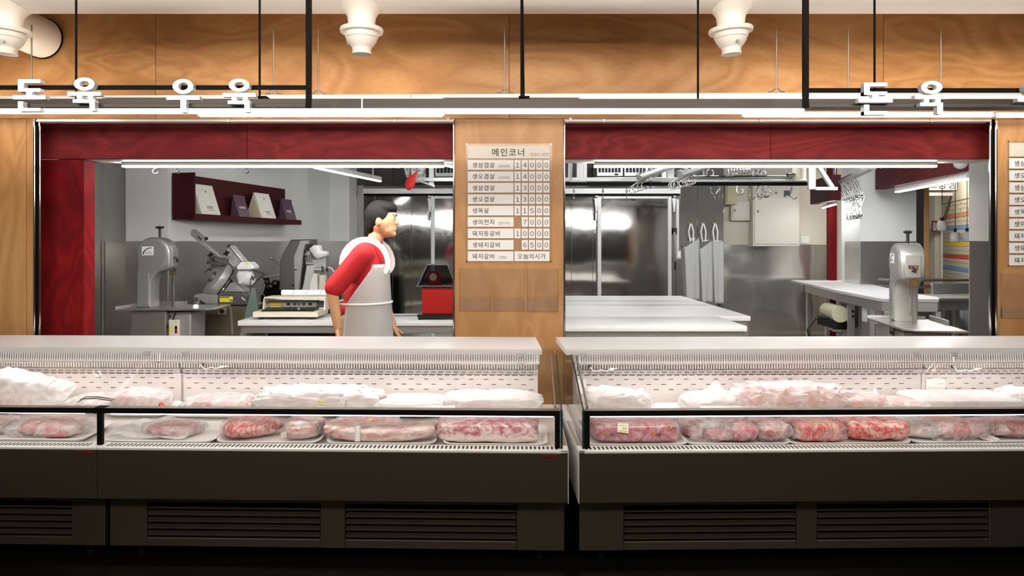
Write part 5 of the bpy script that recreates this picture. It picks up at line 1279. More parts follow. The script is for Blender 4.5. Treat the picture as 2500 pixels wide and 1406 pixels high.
# ================================================================== FILM SEALER
D3 = 5.80
ZT = .80
fs = thing('film_sealer', 'white cling film sealer with yellow instruction sticker and control strip on the table', 'film sealer', (X(700, D3), D3+.15, ZT), world=True)
xl, xr = X(617, D3), X(776, D3)
MB().prism([(D3, ZT+.022), (D3, ZT+.062), (D3+.02, ZT+.066), (D3+.24, ZT+.066), (D3+.36, ZT+.066), (D3+.36, ZT+.022)], xl, xr, 'yz', .003).obj('base_tray', M_IVORY, fs)
for a in (634, 757):
    for yy in (.03, .32): MB().box(X(a, D3)-.016, X(a, D3)+.016, D3+yy-.015, D3+yy+.015, ZT+.0005, ZT+.0215, .003).obj('rubber_foot', M_BLACKP, fs)
MB().prism([(D3+.03, ZT+.067), (D3+.20, ZT+.0675), (D3+.20, ZT+.088), (D3+.04, ZT+.077)], X(634, D3), X(764, D3), 'yz', .002).obj('heating_plate', M_BLACKP, fs)
MB().box(X(632, D3), X(782, D3), D3+.21, D3+.225, ZT+.0665, ZT+.155, .002).obj('control_panel', M_IVORY, fs)
cp = MB().box(X(657, D3), X(766, D3), D3+.206, D3+.2095, ZT+.085, ZT+.135, .001).obj('control_strip', M_CABINET, fs)
for k, (px, mt, nm) in enumerate(((686, M_BLACKP, 'rocker_switch'), (702, M_CASTD, 'display'), (725, M_CASTD, 'display'), (741, M_BLACKP, 'rocker_switch'))):
    MB().box(X(px, D3)-.014, X(px, D3)+.014, D3+.202, D3+.2055, ZT+.102, ZT+.122, .001).obj(nm, mt, cp)
MB().cyl((X(713, D3), D3+.198, ZT+.11), (X(713, D3), D3+.2055, ZT+.11), .011, n=14).obj('heat_dial', M_CHROME, cp)
ys = MB().box(X(640, D3), X(669, D3), D3+.2015, D3+.2055, ZT+.083, ZT+.135, .001).obj('instruction_sticker', M_YEL, fs)
for k in range(3): MB().box(X(643, D3), X(666, D3), D3+.2008, D3+.2012, ZT+.092+k*.014, ZT+.096+k*.014).obj('printed_line', M_PAPER, ys)
MB().box(X(757, D3), X(780, D3), D3+.2045, D3+.2055, ZT+.083, ZT+.135, .001).obj('grey_panel', M_CASTD, fs)
for a in (632.5, 784): MB().prism([(D3+.10, ZT+.0665), (D3+.36, ZT+.0665), (D3+.36, ZT+.165), (D3+.12, ZT+.165)], X(a, D3)-.006, X(a, D3)+.006, 'yz', .003).obj('side_plate', M_IVORY, fs)
MB().cyl((X(634.5, D3), D3+.13, ZT+.158), (X(782, D3), D3+.13, ZT+.158), .014, n=14).obj('front_roller', M_CHROME, fs)
MB().box(X(632, D3), X(786, D3), D3+.12, D3+.34, ZT+.1655, ZT+.178, .003).obj('top_bar', M_IVORY, fs)
MB().cyl((X(664, D3), D3+.27, ZT+.205), (X(795, D3), D3+.27, ZT+.205), .026, n=20).obj('film_roll', M_PAPER, fs)
for px in (693, 729, 764): MB().tube([(X(px, D3)+.004*k, D3+.27-.0265*cos(R(k*24)), ZT+.205+.0265*sin(R(k*24))) for k in range(-1, 5)], .0015, 4).obj('red_print_line', M_RED, fs)
for px in (663, 796): MB().cyl((X(px, D3)-.004, D3+.27, ZT+.205), (X(px, D3)+.004, D3+.27, ZT+.205), .010, n=12).obj('roll_core', M_CABINET, fs)
MB().tube([(X(787, D3), D3+.25, ZT+.085), (X(796, D3), D3+.22, ZT+.08), (X(812, D3), D3+.18, ZT+.03), (X(835, D3), D3+.17, ZT+.012), (X(880, D3), D3+.2, ZT+.010), (X(940, D3), D3+.22, ZT+.010), (X(1010, D3), D3+.25, ZT+.010)], .005, 8).obj('power_cord', M_CASTD, fs)
MB().box(X(786, D3)+.003, X(793, D3), D3+.235, D3+.265, ZT+.075, ZT+.097, .003).obj('cord_grip', M_BLACKP, fs)

# ================================================================== RED TENDERISER WITH SMOKED HOOD
D4 = 5.78
tn = thing('meat_tenderizer', 'bright red machine with smoked clear hood and white toothed wheel badge at the table end', 'tenderizer', (X(1065, D4), D4+.12, ZT), world=True)
xl, xr, dz = X(1029, D4), X(1110, D4), .25
for a in (1024, 1108):
    for yy in (.02, .24): MB().box(X(a, D4)-.012, X(a, D4)+.012, D4+yy-.012, D4+yy+.012, ZT+.0005, ZT+.0185, .003).obj('foot', M_BLACKP, tn)
MB().box(X(1018, D4), X(1112, D4), D4, D4+.28, ZT+.019, ZT+.044, .005).obj('base_plate', M_BLACKP, tn)
zt_ = Z(700, D4)
MB().box(xl, xr, D4+.03, D4+.26, ZT+.0445, zt_, .006).obj('red_body', M_RED, tn)
def frustum(x0, x1, y0, y1, z0, x2, x3, y2, y3, z1):
    m = MB(); a = [(x0, y0, z0), (x1, y0, z0), (x1, y1, z0), (x0, y1, z0)]; b = [(x2, y2, z1), (x3, y2, z1), (x3, y3, z1), (x2, y3, z1)]
    va = [m.bm.verts.new(p) for p in a]; vb = [m.bm.verts.new(p) for p in b]
    for i in range(4): m.bm.faces.new((va[i], va[(i+1) % 4], vb[(i+1) % 4], vb[i]))
    m.bm.faces.new(vb); return m, a, b
fm, fa, fb = frustum(X(1019, D4), X(1113, D4), D4+.0, D4+.29, zt_+.006, X(1041, D4), X(1091, D4), D4+.07, D4+.22, Z(647, D4))
fm.obj('smoked_hood', M_SMOKE, tn, smooth=0)
for i in range(4):
    for p, q in ((fa[i], fa[(i+1) % 4]), (fb[i], fb[(i+1) % 4]), (fa[i], fb[i])): MB().bar(p, q, .008, .008, .001).obj('hood_edge', M_CASTD, tn)
MB().box(X(1015, D4), X(1114, D4), D4-.006, D4+.295, zt_+.0005, zt_+.005, .001).obj('hood_flange', M_CASTD, tn)
bk = MB().prism([(X(1041, D4), zt_+.006), (X(1075, D4), zt_+.006), (X(1072, D4), Z(667, D4)), (X(1066, D4), Z(663, D4)), (X(1048, D4), Z(663, D4)), (X(1042, D4), Z(669, D4))], D4+.09, D4+.13, 'xz', .006).obj('red_bracket', M_RED, tn)
n = 18; cc = (X(1055, D4), Z(677.5, D4))
MB().prism([(cc[0]+(.034 if i % 2 else .028)*cos(2*pi*i/(2*n)), cc[1]+(.034 if i % 2 else .028)*sin(2*pi*i/(2*n))) for i in range(2*n)], D4+.082, D4+.0895, 'xz').obj('toothed_badge', M_IVORY, bk)

# ================================================================== PERSON (walking, tee shirt and apron)
def union(shapes_mb, voxel, smooth_it, nm):
    me = shapes_mb.mesh(nm+'_raw', 0)
    o = bpy.data.objects.new('tmp', me); C.objects.link(o)
    r = o.modifiers.new('r', 'REMESH'); r.mode = 'VOXEL'; r.voxel_size = voxel
    s_ = o.modifiers.new('s', 'SMOOTH'); s_.factor = .5; s_.iterations = smooth_it
    bpy.context.view_layer.update()
    m2 = bpy.data.meshes.new_from_object(o.evaluated_get(bpy.context.evaluated_depsgraph_get()))
    m2.name = nm
    bpy.data.objects.remove(o); bpy.data.meshes.remove(me)
    m2.polygons.foreach_set('use_smooth', [True]*len(m2.polygons))
    return m2
# own frame: x = walking direction, y = own left side ... the viewer stands at -y
per = thing('person', 'person with short black hair in red tee and white apron walking past the film sealer', 'person', (X(876, 4.74), 4.74, 0))
J = dict(pelvis=(0, 0, .93), waist=(.02, 0, 1.08), chest=(.06, 0, 1.28), neck=(.10, 0, 1.43), head=(.155, 0, 1.585))
sh_r, sh_l = Vector((.06, -.185, 1.365)), Vector((.08, .185, 1.365))
el_r, wr_r = Vector((-.125, -.235, 1.135)), Vector((-.09, -.235, .90))
el_l, wr_l = Vector((.10, .235, 1.10)), Vector((.20, .20, .87))
hip_r, hip_l = Vector((.0, -.09, .92)), Vector((.0, .09, .92))
kn_r, an_r = Vector((-.10, -.09, .50)), Vector((-.36, -.09, .14))
kn_l, an_l = Vector((.24, .09, .52)), Vector((.22, .09, .085))
def hand(m, wr, fwd, side, palm_n):
    """palm, four bent fingers and a thumb"""
    f, n = Vector(fwd).normalized(), Vector(palm_n).normalized(); s_ = f.cross(n).normalized()*side
    pc = wr+f*.05
    Mx = Matrix((s_, n, f)).transposed().to_4x4()
    m.ell(pc, (.040, .017, .052), Mx)
    for k, (o_, L) in enumerate(((.030, .066), (.010, .075), (-.010, .070), (-.029, .056))):
        a = wr+f*.088+s_*o_; b = a+f*L*.45+n*.012; c_ = b+f*L*.30+n*.022; e_ = c_+f*L*.12+n*.020
        m.cap(a-f*.02, b, .0092, .0086, 10); m.cap(b, c_, .0086, .008, 10); m.cap(c_, e_, .008, .007, 10)
    a = wr+f*.03+s_*.034; b = a+f*.03+s_*.022+n*.012; c_ = b+f*.028+s_*.004+n*.012
    m.cap(a-s_*.01, b, .0115, .0100, 10); m.cap(b, c_, .0100, .0085, 10)
m = MB()
V3 = Vector
m.ell((0, 0, .95), (.115, .155, .12)); m.ell((.02, 0, 1.09), (.105, .14, .14)); m.ell((.05, 0, 1.27), (.12, .165, .17)); m.cap((.06, -.13, 1.37), (.07, .13, 1.37), .065, .065)
m.cap((.075, 0, 1.38), (.125, 0, 1.50), .058, .052)
for s_, e_, w_ in ((sh_r, el_r, wr_r), (sh_l, el_l, wr_l)): m.cap(s_, e_, .054, .043); m.cap(e_, w_, .042, .028)
for h_, k_, a_ in ((hip_r, kn_r, an_r), (hip_l, kn_l, an_l)): m.cap(h_, k_, .085, .058); m.cap(k_, a_, .057, .036)
m.cap(an_r+V3((-.02, 0, -.03)), an_r+V3((.10, 0, -.11)), .035, .028); m.cap(an_l+V3((-.03, 0, -.05)), an_l+V3((.16, 0, -.055)), .034, .028)
# head: skull, jaw, nose, lips, ears
hc = V3((.155, 0, 1.60)); tl = Matrix.Rotation(R(10), 4, 'Y')
m.ell(hc, (.100, .077, .118), tl); m.ell(hc+V3((.035, 0, -.062)), (.062, .056, .062), tl)
m.ell(hc+V3((.075, 0, -.098)), (.025, .028, .022)); m.ell(hc+V3((.102, 0, -.022)), (.022, .014, .018)); m.cap(hc+V3((.088, 0, .018)), hc+V3((.110, 0, -.024)), .010, .015)
m.ell(hc+V3((.092, 0, -.058)), (.013, .024, .006)); m.ell(hc+V3((.090, 0, -.068)), (.013, .022, .007)); m.cap(hc+V3((.086, -.03, .028)), hc+V3((.086, .03, .028)), .014, .014)
for sy in (-1, 1): m.ell(hc+V3((-.008, sy*.078, -.012)), (.020, .010, .032))
hand(m, wr_r, (.12, 0, -1), 1, (1, 0, .1)); hand(m, wr_l, (.4, -.1, -.9), -1, (1, 0, .3))
M_SKIN = plain('skin', srgb(204, 152, 112), .6, nscale=18, noise_amt=.05)
M_HAIR = plain('black_hair', srgb(16, 13, 12), .8, spec=.2, nscale=120, noise_amt=.4, bump=.12)
M_TEE = plain('red_tee', srgb(182, 22, 28), .8, nscale=70, noise_amt=.06, bump=.1)
M_APRON = plain('white_apron', srgb(228, 224, 221), .75, nscale=40, noise_amt=.03, bump=.12)
M_TROUS = plain('beige_trousers', srgb(186, 168, 144), .8, nscale=60, noise_amt=.06)
add('body', union(m, .0065, 3, 'body'), M_SKIN, per)
for sy in (-1, 1):
    MB().ell(hc+V3((.083, sy*.030, .006)), (.011, .014, .009)).obj('eye', M_PAPER, per); MB().ell(hc+V3((.0925, sy*.030, .006)), (.004, .006, .006)).obj('iris', M_HAIR, per)
    MB().cap(hc+V3((.100, sy*.016, .030)), hc+V3((.086, sy*.046, .031)), .005, .0035).obj('eyebrow', M_HAIR, per)
# hair: cap over the skull, short at the neck
m = MB(); m.ell(hc+V3((-.018, 0, .024)), (.103, .086, .112), tl); m.ell(hc+V3((.03, 0, .082)), (.078, .074, .048), tl); m.ell(hc+V3((-.062, 0, -.03)), (.052, .066, .075))
add('hair', union(m, .008, 2, 'hair'), M_HAIR, per)
# tee shirt with sleeves to the elbow
m = MB(); m.ell((.0, 0, .98), (.128, .170, .10)); m.ell((.02, 0, 1.09), (.122, .158, .15)); m.ell((.05, 0, 1.27), (.136, .180, .175)); m.cap((.06, -.135, 1.37), (.07, .135, 1.37), .076, .076); m.cap((.075, 0, 1.39), (.10, 0, 1.435), .075, .066)
for s_, e_ in ((sh_r, el_r), (sh_l, el_l)): m.cap(s_, s_.lerp(e_, .92), .072, .066)
add('tee_shirt', union(m, .011, 4, 'tee_shirt'), M_TEE, per)
m = MB(); m.ell((0, 0, .93), (.128, .168, .11))
for h_, k_, a_ in ((hip_r, kn_r, an_r), (hip_l, kn_l, an_l)): m.cap(h_, k_, .102, .075); m.cap(k_, a_+V3((0, 0, .03)), .073, .062)
add('trousers', union(m, .012, 4, 'trousers'), M_TROUS, per)
for a_, dv in ((an_r, V3((.12, 0, -.10))), (an_l, V3((.17, 0, -.045)))):
    m = MB(); m.cap(a_+V3((-.03, 0, -.035)), a_+dv, .046, .038); me = union(m, .01, 2, 'shoe'); add('shoe', me, M_BLACKP, per)
# apron: wraps the front and sides from chest to shin, straps over the shoulders
def apron_pt(u, v):
    z = 1.30-.80*v
    a = (u-.5)*2*(R(62)+R(62)*min(1, max(0, (v-.02)/.32)))
    rx, ry = .155+.06*v, .195+.055*v
    cxp = .035+.015*(1-v)
    k = 1+.02*sin(a*7+v*4)*v
    return Vector((cxp+rx*cos(a)*k, ry*sin(a)*k, z))
m = MB().grid(apron_pt, 40, 30)
bmesh.ops.solidify(m.bm, geom=m.bm.faces[:], thickness=-.006)
m.obj('apron', M_APRON, per, smooth=180)
for sy in (-1, 1):
    pts = []
    for k in range(15):
        u = k/14; a = R(-35+u*215)
        pts.append(V3((.06+.155*cos(a)*(1 if u < .5 else 1.0), sy*(.105-.02*abs(u-.4)), 1.30+.165*max(0, sin(a))-.10*max(0, -sin(a)))))
    m = MB()
    for p, q in zip(pts, pts[1:]): m.bar(p, q+(q-p)*.12, .036, .005, .0, up=(0, 1, 0))
    m.obj('apron_strap', M_APRON, per)
MB().tube([V3((.035+.235*cos(R(a))*.80, .235*sin(R(a))*.93, 1.04)) for a in range(0, 360, 15)], .008, 8, closed=True).obj('apron_tie', M_APRON, per)
# ================================================================== OVERHEAD MEAT RAILS AND FRAME
DF = 7.6
fr_ = thing('rail_frame', 'white painted steel frame hanging from the kitchen ceiling over the white tables', 'frame', (X(1330, DF), DF, Z(443, DF)), world=True)
MB().box(X(1022, DF), X(1662, DF), DF, DF+.05, Z(442.5, DF), Z(433, DF), .003).obj('cross_beam', M_ALUW, fr_)
MB().box(X(1002, DF+.9), X(1110, DF+.9), DF+.9, DF+.94, Z(441, DF+.9), Z(436, DF+.9), .003).obj('rear_beam', M_ALUW, fr_)
for a, b, top in ((1047, 1059, None), (1408, 1424, None), (1424, 1433, .1), (1631, 1646, None), (1617, 1627, .25)):
    dd = DF+.051+(top or 0)
    MB().box(X(a, dd), X(b, dd), dd, dd+.05, Z(455, dd) if b < 1500 else Z(447, dd), 2.95, .003).obj('hanger', M_ALUW, fr_)
MB().bar((X(1393, DF), DF+.07, Z(434, DF)), (X(1398, DF), DF+.07, 2.9), .045, .02, .003).obj('hanger', M_ALUW, fr_)
MB().pxprism([(1016, 441), (1026, 441), (1061, 451), (1061, 458), (1054, 455)], DF+.005, .04, .003).obj('diagonal_brace', M_ALUW, fr_)
for a in (1394, 1412, 1621, 1637): MB().pxprism([(a, 443.2), (a+14, 443.2), (a+14, 455)], DF+.01, .012, .001).obj('gusset', M_ALUW, fr_)
rl = thing('meat_rail', 'chrome meat rail over a dark beam with a cream motor at its end', 'rail', (X(1700, DF), DF, Z(452, DF)), world=True)
MB().box(X(1380, DF-.2), X(1972, DF-.2), DF-.2, DF-.14, Z(452.5, DF-.2), Z(444.5, DF-.2), .003).obj('dark_beam', M_BLACK, rl)
MB().cyl((X(1655, DF-.2), DF-.17, Z(432, DF-.2)), (X(1938, DF-.2), DF-.17, Z(432, DF-.2)), .021, n=16).obj('chrome_bar', M_CHROME, rl)
MB().box(X(1655, DF-.2), X(1936, DF-.2), DF-.2, DF-.145, Z(444.2, DF-.2), Z(438.5, DF-.2), .003).obj('bar_base', M_ALUW, rl)
for a in (1700, 1800, 1900): MB().box(X(a, DF-.2)-.012, X(a, DF-.2)+.012, DF-.18, DF-.16, Z(438.2, DF-.2), Z(434, DF-.2), .002).obj('bar_support', M_CAST, rl)
MB().lathe([(.075, 0), (.082, .01), (.07, .03), (.068, .2), (.04, .22)], P(1951, 444, DF-.16), 20).obj('motor', M_IVORY, rl)
MB().cyl(P(1922, 428, DF-.18), P(1938, 428, DF-.18), .03, n=14).obj('coupling', M_CHROME, rl)
for a in (1722, 1925, 1395): MB().cyl((X(a, DF-.17), DF-.11, Z(445, DF-.17)), (X(a, DF-.17), DF-.11, 2.95), .009, n=8).obj('hanger_rod', M_CAST, rl)
# triangular end bracket
br = thing('wall_bracket', 'white triangular steel bracket at the end of the chrome meat rail', 'bracket', (X(2000, 8.6), 8.6, Z(465, 8.6)), world=True)
MB().box(X(1975, 8.6), X(1992, 8.6), 8.6, 8.66, Z(462, 8.6), 2.95, .003).obj('upright', M_ALUW, br)
MB().box(X(1992.5, 8.6), X(2046, 8.6), 8.6, 8.66, Z(464, 8.6), Z(456, 8.6), .003).obj('foot_bar', M_ALUW, br)
MB().bar(P(1993, 398, 8.63), P(2032, 458, 8.63), .05, .05, .003).obj('diagonal', M_ALUW, br)

# ================================================================== HOOKS
ORD = ['first', 'second', 'third', 'fourth', 'fifth', 'sixth', 'seventh', 'eighth', 'ninth', 'tenth', 'eleventh', 'twelfth']
def s_hook(ht, wd, r=.004, n=9, open_=.0):
    """S-shaped hook hanging from z=0 at its upper bend, in the xz plane"""
    R1, R2 = wd*.5, wd*.5; pts = []
    for k in range(n+1): a = R(200-k*200/n); pts.append(Vector((R1*cos(a), 0, -R1+R1*sin(a))))
    zb = -ht+R2
    for k in range(n+1): a = R(160+k*200/n); pts.append(Vector((R2*cos(a), 0, zb+R2*sin(a))))
    pts[n+1:] = pts[n+1:]
    return MB().tube(pts, r, 7)
def hook(px, py, d, ht, wd, rz, tilt, label, grp, r=.004, roll=0.0, name='meat_hook'):
    k = ('h', round(ht, 2), round(wd, 2), r)
    if k not in _GL: _GL[k] = s_hook(ht, wd, r).mesh('meat_hook', 180)
    o = add(name, _GL[k], M_CHROME); p = P(px, py, d)
    o.location = p; o.rotation_euler = (R(roll), R(tilt), R(rz))
    return tag(o, label, 'hook', grp)
# three small ones at the front lamp of the slicer side
for px, rz in ((379, 20), (434, 80), (603, 70)):
    hook(px, 401, 4.75, .062, .034, rz, 0, 'small hook below the LED lamp above the '+{379: 'bandsaw', 434: 'bag shelf, near its end board', 603: 'bag shelf, by the mauve bag'}[px], 'small hooks below the front lamp', .0028)
hk = thing('hook_rail', 'thin rail under the slicer side header carrying three small hooks', 'rail', (X(480, 4.75), 4.75, Z(400, 4.75)), world=True)
MB().cyl(P(330, 401.5, 4.75), P(640, 401.5, 4.75), .005, n=8).obj('bar', M_CHROME, hk)
for a in (335, 635): MB().cyl(P(a, 400, 4.75), P(a, 372, 4.75), .004, n=8).obj('hanger', M_CHROME, hk)
# bundles threaded on slanting grey tubes over the big table
def bundle(pa, pb, da, db, ta, nh, h0, lab_tube, lab_hook, grp, r=.032, spread=1.0, tilt=34):
    a, b = P(*pa, da), P(*pb, db)
    t = thing('hook_tube', lab_tube, 'tube', (a+b)/2, world=True)
    MB().cyl(a, b, r, n=16).obj('tube', M_CAST, t)
    MB().cyl(b, (b.x, b.y, 2.95), .01, n=8).obj('hanger', M_CHROME, t)
    MB().cyl(a.lerp(b, .3)+Vector((0, .02, 0)), (a.lerp(b, .3).x, a.lerp(b, .3).y+.02, 2.95), .008, n=8).obj('hanger', M_CHROME, t)
    for i in range(nh):
        u = .06+.55*i/max(1, nh-1)*spread
        p = a.lerp(b, u)+Vector((0, 0, r+.004))
        k = ('h', round(h0, 2), .08, .0045)
        if k not in _GL: _GL[k] = s_hook(h0, .08, .0066).mesh('meat_hook', 180)
        o = add('meat_hook', _GL[k], M_CHROME); o.location = p; o.rotation_euler = (R(random.uniform(-6, 6)), R(tilt+random.uniform(-5, 5)), R(-30+random.uniform(-8, 8)))
        tag(o, ORD[i]+' '+lab_hook, 'hook', grp)
bundle((1560, 434), (1640, 406), 7.1, 7.6, 0, 6, .22, 'grey tube with a small bunch of S-hooks beside the frame', 'S-hook up the smaller bunch slanting over the big white table', 'smaller bunch of S-hooks', tilt=26)
bundle((1660, 428), (1735, 402), 6.9, 7.4, 0, 10, .21, 'grey tube holding the long row of slanting S-hooks', 'S-hook from the low end of the long slanting row', 'long row of S-hooks', tilt=30)
# loose hooks on the chrome rail
HL = DF-.17
hook(1731, 414, HL, .27, .09, 20, -18, 'large single S-hook on the chrome rail', None, .0085)
hook(1792, 424, HL, .245, .09, 25, -24, 'large S-hook hanging below the coil of hooks on the chrome rail', None, .0085)
hook(1846, 417, HL, .29, .10, 10, -14, 'crossed pair of S-hooks near the motor, first of the two', None, .0085)
hook(1856, 417, HL, .29, .10, 170, 14, 'crossed pair of S-hooks near the motor, second of the two', None, .0085)
for i in range(8):
    hook(1778+i*6.5, 414-i*.6, HL+.02*i, .07, .07, 75+i*4, 30, ORD[i]+' hook along the coil strung on the chrome rail', 'coil of hooks on the chrome rail', .006)
# thin swivel hooks under the dark beam
def swivel(px, py0, py1, d, label, flip=1):
    t = thing('swivel_hook', label, 'hook', P(px, py0, d), world=True, group='thin swivel hooks under the dark beam')
    MB().cyl(P(px, py0, d), P(px, (py0+py1)/2, d), .005, n=8).obj('shank', M_CHROME, t)
    MB().ell(P(px, (py0*.6+py1*.4), d), (.013, .013, .018)).obj('swivel', M_CAST, t)
    c = P(px, py1-5, d); pts = [P(px, (py0+py1)/2, d), P(px, py1-9, d)]+[c+Vector((flip*(.028-.028*cos(R(a))), 0, -.030*sin(R(a)))) for a in range(0, 200, 25)]
    MB().tube(pts, .0045, 7).obj('hook_bend', M_CHROME, t)
for px, fl, w1 in ((1401, -1, 'beside the pillar'), (1472, 1, 'in front of the cold room door frame'), (1530, 1, 'in the middle of the cold room door'), (1757, -1, 'beside the corner of the cold room'), (1831, 1, 'below the coil of hooks'), (1862, -1, 'under the crossed S-hooks'), (1932, 1, 'in front of the large beige cabinet')):
    swivel(px, 452 if px < 1700 else 447, 488 if px < 1700 else 484, DF-.17, 'thin swivel hook under the dark beam '+w1, fl)
# receding pipe with ring hooks and a cluster of S-hooks by the side opening
pa, pb = P(2132, 409, 7.5), P(2034, 452, 9.86)
pp = thing('hook_pipe', 'thick grey pipe slanting down into the kitchen with hooks on it', 'pipe', (pa+pb)/2, world=True)
MB().cyl(pa, pb, .033, n=18).obj('pipe', M_CAST, pp)
for u in (.12, .93): q = pa.lerp(pb, u); MB().cyl(q, (q.x, q.y, 2.95), .012, n=8).obj('hanger', M_CHROME, pp)
def ring_hook(u, i):
    q = pa.lerp(pb, u)+Vector((0, 0, .038))
    k = ('ring',)
    if k not in _GL:
        Lh, w_ = .30, .10; pts = []
        for a in range(0, 181, 20): pts.append(Vector((w_/2*cos(R(a)), 0, -w_/2+w_/2*sin(R(a)))))
        for a in range(180, 361, 20): pts.append(Vector((w_/2*cos(R(a)), 0, -Lh+w_/2+w_/2*sin(R(a)))))
        _GL[k] = MB().tube(pts, .0085, 7, closed=True).mesh('ring_hook', 180)
    o = add('ring_hook', _GL[k], M_CHROME); o.location = q; o.rotation_euler = (0, R(-30), R(10))
    tag(o, ORD[i]+' oval ring hook from the upper end of the slanting grey pipe', 'hook', 'oval ring hooks on the slanting pipe')
    return q+Vector((.14, 0, -.25))
ends = [ring_hook(.52+.055*i, i) for i in range(8)]
for i in range(12):
    e_ = ends[i % 8]
    k = ('sc',)
    if k not in _GL: _GL[k] = s_hook(.30, .085, .0075).mesh('meat_hook', 180)
    o = add('meat_hook', _GL[k], M_CHROME); o.location = e_+Vector((.02*(i//8)+.01, .02*(i % 3), .01)); o.rotation_euler = (R(random.uniform(-5, 5)), R(random.uniform(-8, 8)), R(random.uniform(20, 120)))
    tag(o, ('upper' if i < 8 else 'doubled')+' S-hook in the cluster, hanging from the '+ORD[i % 8]+' oval ring', 'hook', 'cluster of S-hooks below the oval rings')
# red glove and clear bag hanging on the frame
DG = 7.2
gl = thing('hanging_glove', 'red cloth hanging by two loops among hooks under the front lamp', 'cloth', P(1005, 412, DG), world=True)
m = MB(); m.ell(P(1002, 446, DG), (.052, .02, .085), Matrix.Rotation(R(20), 4, 'Y')); m.cap(P(1006, 440, DG), P(1019, 417, DG), .028, .012); m.cap(P(1003, 440, DG), P(1002, 428, DG), .025, .016); m.cap(P(1000, 452, DG), P(997, 459, DG), .03, .008)
add('red_cloth', union(m, .01, 3, 'red_cloth'), M_REDC, gl)
for a, b in (((1019, 418), (1017, 236)), ((1002, 430), (997, 236))): MB().cyl(P(*a, DG), P(*b, DG), .008, n=8).obj('hook_shank', M_CHROME, gl)
cb = thing('clear_bag', 'crumpled clear plastic bag hanging behind the red cloth', 'bag', P(1012, 446, DG+.16))
add('bag_film', blob_mesh('clear_bag', .22, .14, .26, 51, .7, .6, .16, 12, flat=False), F_MID, cb)
MB().cyl((0, 0, .22), (0, 0, 2.95-cb.location.z), .006, n=8).obj('hook_rod', M_CHROME, cb)

# ================================================================== APRONS ON THE COLD ROOM
DA = DB-.05
def cloth_apron(p0, p1, yt, yb, hookx, label, cut, seed):
    t = thing('hanging_apron', label, 'apron', P((p0+p1)/2, yt, DA), world=True, group='white aprons on the cold room wall')
    xl_, xr_ = X(p0, DA), X(p1, DA); zt_, zb_ = Z(yt, DA), Z(yb, DA)
    def f(u, v):
        sl_ = .06*(1-u)*cut if v < .14 else 0
        z = zt_+(zb_-zt_)*v
        if v < .14: z -= (1-u)*.16*cut*(1-v/.14)
        w_ = 1-.22*v*(1 if seed else .8)
        x = xl_+(xr_-xl_)*((u-.5)*w_+.5+.10*v)
        return Vector((x, DA-.012-.018*sin(u*5+seed)*(.4+.6*v)-.008*sin(u*11+v*3+seed), z))
    m = MB().grid(f, 14, 24); bmesh.ops.solidify(m.bm, geom=m.bm.faces[:], thickness=.006); m.obj('cloth', M_CLOTH, t, smooth=180)
    hp = P(hookx, 545, DA-.01)
    for s in (-1, 1):
        MB().tube([hp+Vector((s*.006, 0, 0)), hp+Vector((s*.035, -.006, -.12)), hp+Vector((s*.02+.01, 0, -.26)), Vector(((xl_+xr_)/2+s*.02+.02, DA-.012, zt_-.01))], .010, 6).obj('strap', M_CLOTH, t)
    MB().cyl(hp+Vector((0, .058, 0)), hp+Vector((0, -.03, 0)), .006, n=8).obj('hook', M_BRASS, t); MB().ell(hp+Vector((0, -.035, .004)), .011).obj('hook_ball', M_BRASS, t)
cloth_apron(1668, 1708, 579, 732, 1687, 'white apron on the cold room wall, nearest the door, its strap sticking out', 1, 0)
cloth_apron(1706, 1740, 584, 738, 1717, 'white apron in the middle of the three on the cold room wall', 1, 1)
cloth_apron(1738, 1766, 586.5, 741, 1746, 'white apron on the cold room wall at its corner', 0, 2)

# ================================================================== ELECTRICS ON THE FAR WALL
def cabinet(p0, p1, y0, y1, d, t_, label, mat=M_CABINET, name='electrical_cabinet', lock=None):
    t = thing(name, label, 'cabinet', P((p0+p1)/2, y1, d), world=True)
    MB().pxbox(p0, p1, y0, y1, d, t_, .004).obj('box_body', mat, t)
    MB().pxbox(p0+4, p1-4, y0+4, y1-5, d-.012, .0115, .003).obj('door', mat, t)
    if lock: MB().pxbox(lock[0]-1.5, lock[0]+1.5, lock[1]-3, lock[1]+3, d-.02, .0075, .001).obj('lock', M_CASTD, t)
    return t
big = cabinet(1838, 1952, 425, 601, DE-.19, .18, 'large beige electrical cabinet with a lock and small meter window', lock=(1851, 516))
MB().cyl(P(1894, 471, DE-.205), P(1894, 471, DE-.2025), .016, n=14).obj('button', M_BLACKP, big)
MB().pxbox(1914, 1930, 465, 481, DE-.206, .003, .001).obj('meter_window', M_CASTD, big); MB().pxbox(1918, 1927, 478, 480, DE-.2075, .001).obj('meter_label', M_PAPER, big)
cabinet(1785, 1831, 492, 538, DE-.10, .093, 'small square beige electrical box with a lock', lock=(1794, 513))
wb_ = cabinet(1771, 1799, 446, 499, DE-.16, .15, 'olive beige control box with a green pilot lamp', plain('olive_box_paint', srgb(188, 180, 142), .5), 'control_box')
MB().ell(P(1800.5, 470.5, DE-.15), .012).obj('pilot_lamp', L_GREEN, wb_)
sw = thing('wall_switch', 'double white wall switch between the big cabinet and the red post', 'switch', P(1965, 593, DE), world=True)
MB().pxbox(1955, 1975.5, 577, 594, DE-.012, .011, .002).obj('switch_plate', M_PLASTIC, sw)
for a in (1957.5, 1966.5): MB().pxbox(a, a+6.5, 579.5, 591, DE-.017, .0045, .001).obj('rocker', M_PLASTIC, sw)
cd = thing('switch_conduit', 'white conduit running down to a switch box beside the cold room door', 'conduit', P(1655, 560, DB), world=True)
